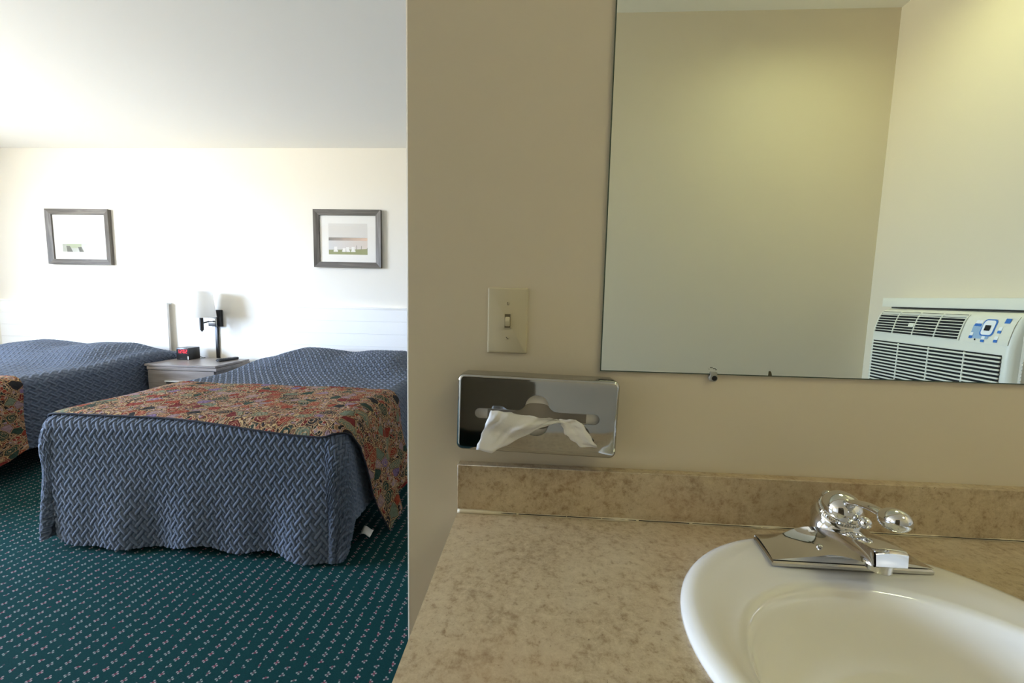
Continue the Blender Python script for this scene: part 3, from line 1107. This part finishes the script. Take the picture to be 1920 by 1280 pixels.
def rpts(cy, cs, hy, hs, r=0.35, n=5):
    out = []
    for (a_, b2, a0) in ((1, 1, 0), (-1, 1, 90), (-1, -1, 180), (1, -1, 270)):
        for k in range(n):
            g = math.radians(a0 + 90 * k / (n - 1))
            out.append((cy + hy * (a_ * (1 - r) + r * math.cos(g)), cs + hs * (b2 * (1 - r) + r * math.sin(g))))
    return out


acpoly(rpts(0.086, 0.60, 0.028, 0.26, 0.15), 0.0022, 'bluepale', 'pale_print')
acpoly(rpts(0.104, 0.44, 0.0200, 0.31, 0.45), 0.0028, 'blue', 'dial_ring')
acpoly(rpts(0.104, 0.44, 0.0165, 0.265, 0.45), 0.0034, 'wprint', 'dial_face')
acpoly(rpts(0.103, 0.45, 0.0085, 0.10, 0.05), 0.0040, 'dark', 'display')
for (cy, cs, hy, hs) in ((0.066, 0.36, 0.0052, 0.05), (0.076, 0.36, 0.0052, 0.05), (0.062, 0.82, 0.0052, 0.05), (0.1, 0.93, 0.0055, 0.045), (0.137, 0.90, 0.0055, 0.05), (0.139, 0.57, 0.0052, 0.05)):
    acpoly(rpts(cy, cs, hy, hs, 0.3), 0.0028, 'blue', 'key_base')
    acpoly(rpts(cy + 0.0004, cs - 0.115, hy * 0.9, 0.06, 0.3), 0.0028, 'wprint', 'key')
acpoly(rpts(0.149, 0.17, 0.0075, 0.085, 0.1), 0.0028, 'blue', 'logo_print')
acpoly(rpts(0.0775, 0.90, 0.0022, 0.035, 0.9), 0.0030, 'dark', 'sensor')
for k in range(14):
    MB().ball((1.372, AY1 + 0.0105, ZT - 0.155 - k * 0.0105), 0.0018, 0.0008, 0.0018, 8).build('vent_dot', 'wprint', ac)

# ------------------------------------------------------------------ beds
BXC, BXL = -1.540, -3.955        # bed centres
W0, RE, FB = 0.640, 0.060, 1.800   # half width of the flat top, edge radius, y of the flat top's foot end
LEN = YB - 0.055 - FB
ZTOP = 0.605


def ztop(a, b):
    y = FB + np.maximum(b, 0)
    a = np.clip(a, -W0, W0)
    pil = sstep(y, 2.78, 3.28) * (1 - 0.75 * sstep(y, 3.46, 3.70))
    cr = 0.105 * (1 - 0.16 * np.exp(-(a / 0.13) ** 2)) * (1 - 0.62 * sstep(np.abs(a), 0.40, 0.64))
    und = 0.004 * np.sin(a * 7 + 1.3) * np.sin(y * 5.1) + 0.003 * np.sin(a * 13 + y * 9)
    return ZTOP + pil * cr + und * sstep(y, FB, FB + 0.2)


def drape(a, b, off=0.0, flare=0.05, fold=0.0, hem_wave=0.0):
    """flat cloth metres (a across, b from the foot edge towards the head) -> local xyz (x from the bed centre)"""
    dx = np.maximum(np.abs(a) - W0, 0)
    dy = np.maximum(-b, 0)
    d = np.hypot(dx, dy) + 1e-9
    ux, uy = np.sign(a) * dx / d, -dy / d
    arc = RE * np.pi / 2
    phi = np.minimum(d / RE, np.pi / 2)
    ex = np.maximum(d - arc, 0)
    h = RE * np.sin(phi) + ex * flare
    g = RE * (1 - np.cos(phi)) + ex * np.sqrt(1 - flare ** 2)
    corner = np.clip(2 * dx * dy / d ** 2, 0, 1)
    h = h + corner * (0.035 * ex + fold * np.exp(-((g - 0.13) / 0.09) ** 2))
    foot = (dy / d) ** 2
    per = a + np.sign(a) * 0.0
    h = h + hem_wave * foot * sstep(ex, 0.12, 0.55) * (np.sin(per * 13.5 + 0.6) * 0.6 + 0.5 * np.sin(per * 23 + 2.0) + 0.3 * np.sin(per * 6 + 4))
    x = np.clip(a, -W0, W0) + ux * (h + off * np.sin(phi))
    y = FB + np.maximum(b, 0) + uy * (h + off * np.sin(phi))
    z = ztop(a, b) - g + off * np.cos(phi)
    return np.stack([x, y, z], -1)


PW = 0.0148          # weave unit


def weave(a, b):
    p, q = a / PW, b / (PW * 1.36)
    u, v = (p + q) / math.sqrt(2), (p - q) / math.sqrt(2)
    i, j = np.floor(u), np.floor(v)
    fu, fv = u - i, v - j
    s, d = np.mod(i + j, 4), np.mod(i - j, 4)
    A = (s == d) & (s < 3)
    kB = np.where((s == 2) & (d == 0), 0, np.where((s == 3) & (d == 3), 1, np.where((s == 0) & (d == 2), 2, -1)))
    B = kB >= 0
    al = np.where(A, (s + fu) / 3, np.where(B, (kB + fv) / 3, fu))
    ac_ = np.where(A, fv, np.where(B, fu, fv))
    pe = np.where(A | B, 10.0, 2.6)
    hgt = (1 - np.abs(2 * ac_ - 1) ** 3.2) * (1 - np.abs(2 * al - 1) ** pe)
    return np.sqrt(np.clip(hgt, 0, 1)) * np.where(A | B, 1.0, 0.75)


def disp(P, a, b):
    """puff the quilting out along the surface normal"""
    du = np.gradient(P, axis=1)
    dv = np.gradient(P, axis=0)
    n = np.cross(du, dv)
    n /= np.linalg.norm(n, axis=-1, keepdims=True) + 1e-12
    return n


DROP_F = RE * math.pi / 2 + (ZTOP - RE - 0.012) / math.sqrt(1 - 0.05 ** 2)
DROP_S = RE * math.pi / 2 + (ZTOP - RE - 0.155)
AMP = 0.0125
FOLD = 0.018
HW = 0.024
vs, qs_, off_ = [], [], 0


def add_patch(a, b, flip):
    global off_
    P = drape(a, b, 0.0, 0.05, FOLD, HW)
    n = disp(P, a, b)
    # point outwards: away from a spot inside the mattress
    inside = np.array([0.0, FB + 0.9, 0.25])
    sgn = np.sign(np.sum(n * (P - inside), -1, keepdims=True))
    P = P + n * sgn * (weave(a, b) * AMP)[..., None]
    vs.append(P.reshape(-1, 3))
    qs_.append(gridquads(P.shape[0], P.shape[1], off_, flip))
    off_ += P.shape[0] * P.shape[1]


b_top = np.arange(0.0, LEN + 0.002, 0.0044)
nf = int(round(DROP_F / 0.0029))
rr_ = np.linspace(0, 1, nf)
a_main = np.linspace(-W0, W0, 441)


def foot_len(a):
    return DROP_F - 0.012 - 0.034 * (0.5 + 0.5 * np.sin(a * 17 + 1.0)) * (0.5 + 0.5 * np.sin(a * 7.3 + 0.5)) + 0.012 * sstep(a, 0.40, 0.64)


# top with both sides: one sheet
s_r = np.linspace(0, DROP_S, 110)[1:]
A_, B_ = np.meshgrid(np.concatenate([-(W0 + s_r[::-1]), a_main[::1], W0 + s_r]), b_top)
add_patch(A_, B_, False)
# foot with both rounded corners: one sheet
th = np.linspace(0, math.pi / 2, 70)[1:]


def corner_len(sg, tt_):
    e_ = sstep(tt_ / (math.pi / 2), 0.35, 0.95)
    return float(foot_len(np.array(sg * W0))) * (1 - e_) + DROP_S * e_


cols_a, cols_b = [], []
for tt_ in th[::-1]:
    cols_a.append(-(W0 + rr_ * corner_len(-1, tt_) * math.sin(tt_)))
    cols_b.append(-rr_ * corner_len(-1, tt_) * math.cos(tt_))
for a1_ in a_main:
    cols_a.append(np.full(nf, a1_))
    cols_b.append(-rr_ * float(foot_len(np.array(a1_))))
for tt_ in th:
    cols_a.append(W0 + rr_ * corner_len(1, tt_) * math.sin(tt_))
    cols_b.append(-rr_ * corner_len(1, tt_) * math.cos(tt_))
add_patch(np.array(cols_a).T, np.array(cols_b).T, True)
cov_me = npmesh('coverlet', np.concatenate(vs), np.concatenate(qs_))
cov_me.materials.append(M['quilt'])
cov_me.polygons.foreach_set('use_smooth', np.ones(len(cov_me.polygons), dtype=bool))

# runner mesh
RL = DROP_S + 0.02     # left drop
RR_ = 0.63             # right drop, reaching almost to the carpet
na, nb = 520, 150
aa = np.linspace(-W0 - RL, W0 + RR_, na)
q = np.linspace(0, 1, nb)
A_, Q_ = np.meshgrid(aa, q)
b0 = -0.030 - 0.045 * sstep(A_, -0.2, 0.62)
tt = np.clip((A_ - W0) / RR_, 0, 1)
b0 = b0 + sstep(A_, W0 - 0.02, W0 + 0.16) * 0.085 + tt ** 1.3 * 0.17
tl_ = np.clip((-W0 - A_) / RL, 0, 1)
b0 = b0 + sstep(tl_, 0, 0.3) * 0.045
b1 = 0.655 - 0.10 * tt
B_ = b0 + (b1 - b0) * Q_
Am = np.where(A_ > W0, W0 + (A_ - W0) * (1 - 0.30 * Q_ * tt), A_)
P = drape(Am, B_, 0.019, 0.05, FOLD, HW)
P[..., 0] += tt ** 1.2 * (0.085 + 0.022 * np.sin(B_ * 26 + 1.0) + 0.010 * np.sin(B_ * 47))
n = disp(P, A_, B_)
sgn = np.sign(np.sum(n * (P - np.array([0.0, FB + 0.9, 0.25])), -1, keepdims=True))
puff = 0.0022 * np.abs(np.sin(A_ * 115 + 2 * np.sin(B_ * 60))) * np.abs(np.sin(B_ * 105 + 2 * np.sin(A_ * 70)))
P = P + n * sgn * puff[..., None]
P[..., 2] = np.maximum(P[..., 2], 0.012)
run_me = npmesh('bed_runner', P.reshape(-1, 3), gridquads(nb, na), np.stack([A_ + 1.7, B_ + 0.9], -1).reshape(-1, 2))
run_me.materials.append(M['floral'])
run_me.polygons.foreach_set('use_smooth', np.ones(len(run_me.polygons), dtype=bool))
edge_pts = [tuple(p) for p in P[0, ::4]]


def bed(xc, which):
    info = {
        'right': ('double bed between the nightstand and the tan partition wall', 'slate blue quilted coverlet hanging to the floor on the nearer, right-hand bed', 'floral runner across the foot of the nearer, right-hand bed'),
        'left': ('double bed at the left edge, left of the nightstand', 'slate blue quilted coverlet on the bed left of the nightstand', 'floral runner corner on the bed at the left edge'),
    }[which]
    r = empty('bed', (xc, (FB + YB) / 2, 0), info[0], 'bed', 'double beds')
    x0, x1 = xc - W0 - 0.02, xc + W0 + 0.02
    part('box_spring', 'bedbase', r, x0 + 0.03, x1 - 0.03, FB + 0.01, YB - 0.075, 0.14, 0.33, r=0.02)
    part('mattress', 'mattress', r, x0, x1, FB - 0.01, YB - 0.070, 0.331, ZTOP - 0.025, r=0.04, seg=4)
    for sx_ in (x0 + 0.12, x1 - 0.12):
        for sy_ in (FB + 0.10, YB - 0.25):
            MB().cyl((sx_, sy_, 0.0), (sx_, sy_, 0.14), 0.024, 0.03, 14).build('leg', 'black', r, auto=40)
    c = empty('coverlet', (xc, 0, 0), info[1], 'coverlet', 'quilted coverlets')
    o = bpy.data.objects.new('quilt', cov_me)
    COL.objects.link(o)
    o.parent = c
    rn = empty('bed_runner', (xc, 0, 0), info[2], 'bed runner', 'floral runners')
    o = bpy.data.objects.new('cloth', run_me)
    COL.objects.link(o)
    o.parent = rn
    o2 = MB().tube([(p[0] + xc, p[1], p[2]) for p in edge_pts], 0.0042, 8).build('edge_binding', 'navy', rn, smooth=True)
    return r, c, rn


bed_r, cov_r, run_r = bed(BXC, 'right')
bed_l, cov_l, run_l = bed(BXL, 'left')
# care tag at the corner of the nearer coverlet
mb = MB()
gx, gy = np.meshgrid(np.linspace(0, 1, 6), np.linspace(0, 1, 5))
V = np.stack([-0.835 + gx * 0.052 + gy * 0.006, 1.905 + gy * 0.035 - gx * 0.01, 0.030 + 0.020 * gy + 0.008 * np.sin(gx * 4 + gy)], -1).reshape(-1, 3)
ct_o = link('care_tag', npmesh('care_tag', V, gridquads(5, 6)), 'tagw', cov_r, True)
ct_o.modifiers.new('thickness', 'SOLIDIFY').thickness = 0.0008


# ------------------------------------------------------------------ headboards: white planks with a cap
def headboard(x0, x1, label):
    h = empty('headboard', ((x0 + x1) / 2, YB, 0.3), label, 'headboard', 'white plank headboards')
    yb0, yb1 = YB - 0.050, YB - 0.028
    tops = [1.052, 0.945, 0.834, 0.7225, 0.611, 0.50, 0.39]
    for k in range(6):
        part('plank', 'white', h, x0, x1, yb0, yb1, tops[k + 1] + 0.0003, tops[k] - 0.0003, r=0.0004, seg=1)
    part('cap', 'white', h, x0 - 0.004, x1 + 0.004, yb0 - 0.004, YB - 0.0005, 1.052, 1.066, r=0.002)
    for xx in (x0 + 0.03, (x0 + x1) / 2, x1 - 0.06):
        part('batten', 'white', h, xx, xx + 0.03, yb1, YB - 0.0005, 0.0, 1.05)
    return h


headboard(-5.03, -3.372, 'white plank headboard behind the bed left of the nightstand')
headboard(-2.492, -0.62, 'white plank headboard behind the nearer, right-hand bed')

# ------------------------------------------------------------------ nightstand
NX0, NX1, NYF, NZ = -3.213, -2.604, 3.250, 0.578
NYB = YB - 0.062
ns = empty('nightstand', ((NX0 + NX1) / 2, (NYF + NYB) / 2, 0), 'grey wood nightstand between the two beds', 'nightstand')
part('top', 'greywood', ns, NX0, NX1 + 0.0, NYF, NYB, NZ - 0.016, NZ, r=0.001, seg=1)
part('apron', 'greywood', ns, NX0 + 0.018, NX1 + 0.006, NYF + 0.002, NYB, NZ - 0.045, NZ - 0.019, r=0.001, seg=1)
part('body', 'greywood', ns, NX0 + 0.022, NX1 - 0.015, NYF + 0.022, NYB, 0.03, NZ - 0.0455)
for k, (z0, z1) in enumerate(((0.30, NZ - 0.049), (0.045, 0.294))):
    d = part('drawer', 'greywood', ns, NX0 + 0.024, NX1 - 0.017, NYF + 0.004, NYF + 0.0215, z0, z1, r=0.001, seg=1)
    zc = 0.441 if k == 0 else 0.20
    part('pull_shade_strip', 'dark', d, -3.035, -2.785, NYF + 0.0030, NYF + 0.0039, zc - 0.020, zc - 0.004)  # dark strip painted as the shade under the handle
    part('handle', 'alu', d, -3.035, -2.785, NYF - 0.014, NYF + 0.0039, zc - 0.004, zc + 0.006, r=0.001, seg=1)
part('plinth', 'dark', ns, NX0 + 0.04, NX1 - 0.03, NYF + 0.04, NYB, 0.0, 0.03)

# alarm clock
KX0, KX1, KY0, KY1 = -3.193, -3.082, 3.470, 3.655
KX0, KX1, KY0, KY1, KZ1 = -3.225, -3.106, 3.575, 3.648, NZ + 0.108
KX0, KX1, KY0, KY1, KZ1 = -3.155, -3.040, 3.500, 3.625, NZ + 0.104
ck = empty('alarm_clock', ((KX0 + KX1) / 2, (KY0 + KY1) / 2, NZ), 'black digital alarm clock showing 12:02 on the nightstand', 'clock')
part('case', 'blackplastic', ck, KX0, KX1, KY0, KY1, NZ, KZ1, r=0.004)
part('display_window', 'dark', ck, KX0 + 0.006, KX1 - 0.006, KY0 - 0.001, KY0 - 0.0001, NZ + 0.052, KZ1 - 0.010)
SEG = {'0': 'abcdef', '1': 'bc', '2': 'abged'}


def digit(ch, cx, cz, w, h, th):
    m_ = MB()
    seg = {'a': (-w, w, h - th, h), 'd': (-w, w, -h, -h + th), 'g': (-w, w, -th / 2, th / 2), 'b': (w - th, w, 0, h), 'c': (w - th, w, -h, 0), 'f': (-w, -w + th, 0, h), 'e': (-w, -w + th, -h, 0)}
    for s in SEG[ch]:
        x0, x1, z0, z1 = seg[s]
        m_.box(cx + x0, cx + x1, KY0 - 0.0020, KY0 - 0.0011, cz + z0, cz + z1)
    return m_.build('digit', 'led', ck)


zc = NZ + 0.074
xc0 = (KX0 + KX1) / 2
for ch, dx in (('1', -0.036), ('2', -0.014), ('0', 0.014), ('2', 0.036)):
    digit(ch, xc0 + dx, zc, 0.0068, 0.0145, 0.0028)
MB().box(xc0 - 0.002, xc0 + 0.002, KY0 - 0.002, KY0 - 0.0011, zc + 0.004, zc + 0.008).box(xc0 - 0.002, xc0 + 0.002, KY0 - 0.002, KY0 - 0.0011, zc - 0.008, zc - 0.004).build('colon', 'led', ck)
part('white_patch', 'tagw', ck, KX1 - 0.012, KX1 - 0.003, KY0 - 0.001, KY0 - 0.0001, NZ + 0.004, NZ + 0.032)  # small white patch low on the clock front
MB().tube([(KX1 - 0.02, KY1, NZ + 0.02), (KX1 + 0.0, KY1 + 0.012, NZ + 0.008), (KX1 + 0.02, KY1 + 0.014, NZ + 0.004), (KX1 + 0.03, KY1 + 0.022, NZ + 0.003)], 0.003, 8).build('cord', 'blackplastic', ck, smooth=True)

# remote control
rc = empty('remote_control', (-2.74, 3.50, NZ), 'black remote control lying on the nightstand by the bed', 'remote control')
rot = Matrix.Translation((-2.722, 3.545, NZ)) @ Matrix.Rotation(math.radians(-14), 4, 'Z')
b = bmesh.new()
bmesh.ops.create_cube(b, size=1.0)
for v in b.verts:
    v.co = Vector((v.co.x * 0.046, v.co.y * 0.19, 0.0115 + v.co.z * 0.021))
bmesh.ops.bevel(b, geom=list(b.edges), offset=0.006, segments=3, affect='EDGES')
mb = MB()
mb.merge(b, rot)
mb.build('case', 'blackplastic', rc, auto=50)
for i in range(6):
    for j in range(3):
        MB().ball(rot @ Vector((-0.012 + j * 0.012, -0.07 + i * 0.022, 0.0222)), 0.0035, 0.0045, 0.0015, 8).build('button', 'chrome_dull' if i == 5 else 'dullblack', rc)

# ------------------------------------------------------------------ wall lamp
LX, LZ = -2.930, 0.937
lp = empty('wall_lamp', (LX, YB, LZ), 'black swing-arm wall lamp with white shade above the nightstand', 'wall lamp')
part('back_box', 'black', lp, LX - 0.038, LX + 0.050, YB - 0.030, YB - 0.0005, LZ - 0.076, LZ + 0.076, r=0.003)
part('front_plate', 'chrome_dull', lp, LX - 0.055, LX + 0.022, YB - 0.050, YB - 0.0305, LZ - 0.072, LZ + 0.006, r=0.003)
SXc, SYc = -2.953, YB - 0.165
MB().tube([(LX - 0.01, YB - 0.046, LZ - 0.028), (LX - 0.012, YB - 0.09, LZ - 0.026), (SXc + 0.004, SYc + 0.01, LZ - 0.036), (SXc, SYc, LZ - 0.036)], 0.0065, 10).build('arm', 'black', lp, smooth=True)
MB().cyl((SXc, SYc, LZ - 0.100), (SXc, SYc, LZ + 0.03), 0.015, 0.015, 20).cyl((SXc, SYc, LZ - 0.112), (SXc, SYc, LZ - 0.100), 0.005, 0.008, 12).build('socket', 'black', lp, auto=40)
prof3 = [(0.112, 0.952), (0.091, 1.182)]
mb = MB()
rA = [[(SXc + r_ * math.cos(k * 2 * math.pi / 40), SYc + r_ * math.sin(k * 2 * math.pi / 40), z) for k in range(40)] for r_, z in ((0.112, 0.952), (0.0905, 1.180))]
mb.rings(rA)
mb.build('shade', 'shade', lp, auto=40)
mb = MB()
for ang in (0, 120, 240):
    g = math.radians(ang)
    mb.cyl((SXc, SYc, LZ + 0.026), (SXc + 0.108 * math.cos(g), SYc + 0.108 * math.sin(g), LZ + 0.026), 0.002, n=8)
mb.build('shade_spider', 'black', lp)
part('cord_cover', 'black', lp, LX - 0.022, LX + 0.004, YB - 0.016, YB - 0.0005, NZ - 0.05, LZ - 0.077, r=0.002)


# ------------------------------------------------------------------ framed pictures
def picture(x0, x1, z0, z1, label, paintfn, tiltdeg=0.0):
    fw = 0.048
    cx, cz = (x0 + x1) / 2, (z0 + z1) / 2
    p = empty('framed_picture', (cx, YB, z0), label, 'picture', 'framed pictures above the headboards')
    yb_, yf_ = YB - 0.0005, YB - 0.034
    # four mitred rails
    outer_ = [(x0, z0), (x1, z0), (x1, z1), (x0, z1)]
    inner_ = [(x0 + fw, z0 + fw), (x1 - fw, z0 + fw), (x1 - fw, z1 - fw), (x0 + fw, z1 - fw)]
    for k in range(4):
        j = (k + 1) % 4
        a_, b2, c2, d2 = outer_[k], outer_[j], inner_[j], inner_[k]
        sec0 = [(a_[0], yb_, a_[1]), (a_[0], yf_, a_[1]), (d2[0], yf_ + 0.010, d2[1]), (d2[0], yb_, d2[1])]
        sec1 = [(b2[0], yb_, b2[1]), (b2[0], yf_, b2[1]), (c2[0], yf_ + 0.010, c2[1]), (c2[0], yb_, c2[1])]
        MB().rings([sec0, sec1], True, True).build('frame_rail', 'frame_h' if k % 2 == 0 else 'frame_v', p)
    part('mat_board', 'mat', p, x0 + fw + 0.0005, x1 - fw - 0.0005, YB - 0.012, YB - 0.008, z0 + fw + 0.0005, z1 - fw - 0.0005)
    pr = empty('print', (cx, YB - 0.0125, cz))
    pr.parent = p
    pr.matrix_parent_inverse = p.matrix_basis.inverted()
    paintfn(pr, x0 + fw, x1 - fw, z0 + fw, z1 - fw)
    part('glass', 'glass', p, x0 + fw + 0.001, x1 - fw - 0.001, YB - 0.0165, YB - 0.0150, z0 + fw + 0.001, z1 - fw - 0.001)
    return p


def gradmat(name, c0, c1, axis, s0, s1, extra=None):
    t = NT(name)
    sx = t.n('SeparateXYZ')
    t.l(t.objco(), sx.inputs[0])
    nz = t.noise(t.objco(), 14.0, 3.0)
    f_ = t.math('DIVIDE', t.math('SUBTRACT', sx.outputs[axis], s0), s1 - s0)
    f_ = t.math('ADD', f_, t.math('MULTIPLY', t.math('SUBTRACT', nz.outputs['Fac'], 0.5), 0.35))
    t.l(t.ramp(f_, [(0.0, lin(c0)), (1.0, lin(c1))]), t.b.inputs['Base Color'])
    t.set(Roughness=0.8)
    return t.m


def flat(pr, name, mat, pts, y):
    m_ = MB()
    m_.bm.faces.new([m_.bm.verts.new((x, y, z)) for x, z in pts])
    return m_.build(name, mat, pr)


def seaside(pr, x0, x1, z0, z1):
    w, h = x1 - x0, z1 - z0
    a0, a1 = x0 + 0.155 * w, x0 + 0.845 * w
    c0, c1 = z0 + 0.165 * h, z0 + 0.83 * h
    W, H = a1 - a0, c1 - c0

    def R(u0, u1, v0, v1):
        return [(a0 + u0 * W, c0 + v0 * H), (a0 + u1 * W, c0 + v0 * H), (a0 + u1 * W, c0 + v1 * H), (a0 + u0 * W, c0 + v1 * H)]
    y = YB - 0.0124
    flat(pr, 'sky', gradmat('print sky', (222, 222, 224), (226, 224, 220), 2, c0, c1), R(0, 1, 0.54, 1), y)
    flat(pr, 'cloud_band', gradmat('print clouds', (112, 114, 120), (238, 206, 184), 0, a0, a1), R(0, 1, 0.45, 0.545), y)
    flat(pr, 'water', gradmat('print water', (212, 214, 218), (226, 214, 206), 0, a0, a1), R(0, 1, 0.14, 0.455), y)
    flat(pr, 'lawn', gradmat('print lawn', (128, 138, 84), (150, 156, 108), 0, a0, a1), [(a0, c0), (a1, c0), (a1, c0 + 0.19 * H), (a0 + 0.7 * W, c0 + 0.17 * H), (a0, c0 + 0.15 * H)], y - 0.0001)
    mw, mg = M['mat'], M['acgrey']
    for (u, s) in ((0.17, 1.0), (0.39, 0.55), (0.48, 0.9), (0.62, 1.0)):
        flat(pr, 'painted_chair', mw, R(u - 0.03, u + 0.05, 0.10, 0.15 + 0.10 * s), y - 0.0002)
        flat(pr, 'painted_seat', mw, R(u - 0.045, u + 0.07, 0.085, 0.135), y - 0.0003)
    for (u, hgt) in ((0.71, 0.30), (0.83, 0.28), (0.98, 0.22)):
        flat(pr, 'painted_reed', simple('print reed', (118, 122, 96), 0.9), [(a0 + u * W, c0 + 0.16 * H), (a0 + (u + 0.012) * W, c0 + 0.16 * H), (a0 + (u + 0.02) * W, c0 + hgt * H), (a0 + (u + 0.008) * W, c0 + hgt * H)], y - 0.0002)


def blurred(pr, x0, x1, z0, z1):  # print tones include the blurred reflection on its glass
    w, h = x1 - x0, z1 - z0
    a0, a1 = x0 + 0.155 * w, x0 + 0.845 * w
    c0, c1 = z0 + 0.165 * h, z0 + 0.83 * h
    W, H = a1 - a0, c1 - c0

    def R(u0, u1, v0, v1):
        return [(a0 + u0 * W, c0 + v0 * H), (a0 + u1 * W, c0 + v0 * H), (a0 + u1 * W, c0 + v1 * H), (a0 + u0 * W, c0 + v1 * H)]
    y = YB - 0.0124
    flat(pr, 'sky', gradmat('misty sky', (232, 236, 242), (226, 232, 242), 2, c0, c1), R(0, 1, 0.36, 1), y)
    flat(pr, 'horizon', gradmat('misty horizon', (238, 238, 238), (242, 242, 242), 0, a0, a1), R(0, 1, 0.27, 0.365), y)
    flat(pr, 'shore', gradmat('misty shore', (168, 172, 160), (226, 228, 226), 0, a0, a1), R(0, 1, 0, 0.275), y)
    g1, g2 = simple('misty green', (176, 186, 156), 0.9), simple('misty dark', (110, 112, 104), 0.9)
    flat(pr, 'green_patch', g1, R(0.12, 0.52, 0.13, 0.27), y - 0.0001)
    flat(pr, 'dark_patch', g2, [(a0 + 0.12 * W, c0), (a0 + 0.28 * W, c0), (a0 + 0.20 * W, c0 + 0.2 * H), (a0 + 0.1 * W, c0 + 0.2 * H)], y - 0.0002)
    flat(pr, 'dark_patch', g2, [(a0 + 0.46 * W, c0), (a0 + 0.58 * W, c0), (a0 + 0.52 * W, c0 + 0.17 * H), (a0 + 0.42 * W, c0 + 0.17 * H)], y - 0.0002)


picture(-4.508, -3.896, 1.397, 1.891, 'grey framed pale misty landscape above the left-hand bed', blurred)
picture(-1.992, -1.390, 1.412, 1.909, 'grey framed seaside print with white chairs above the nearer bed', seaside)
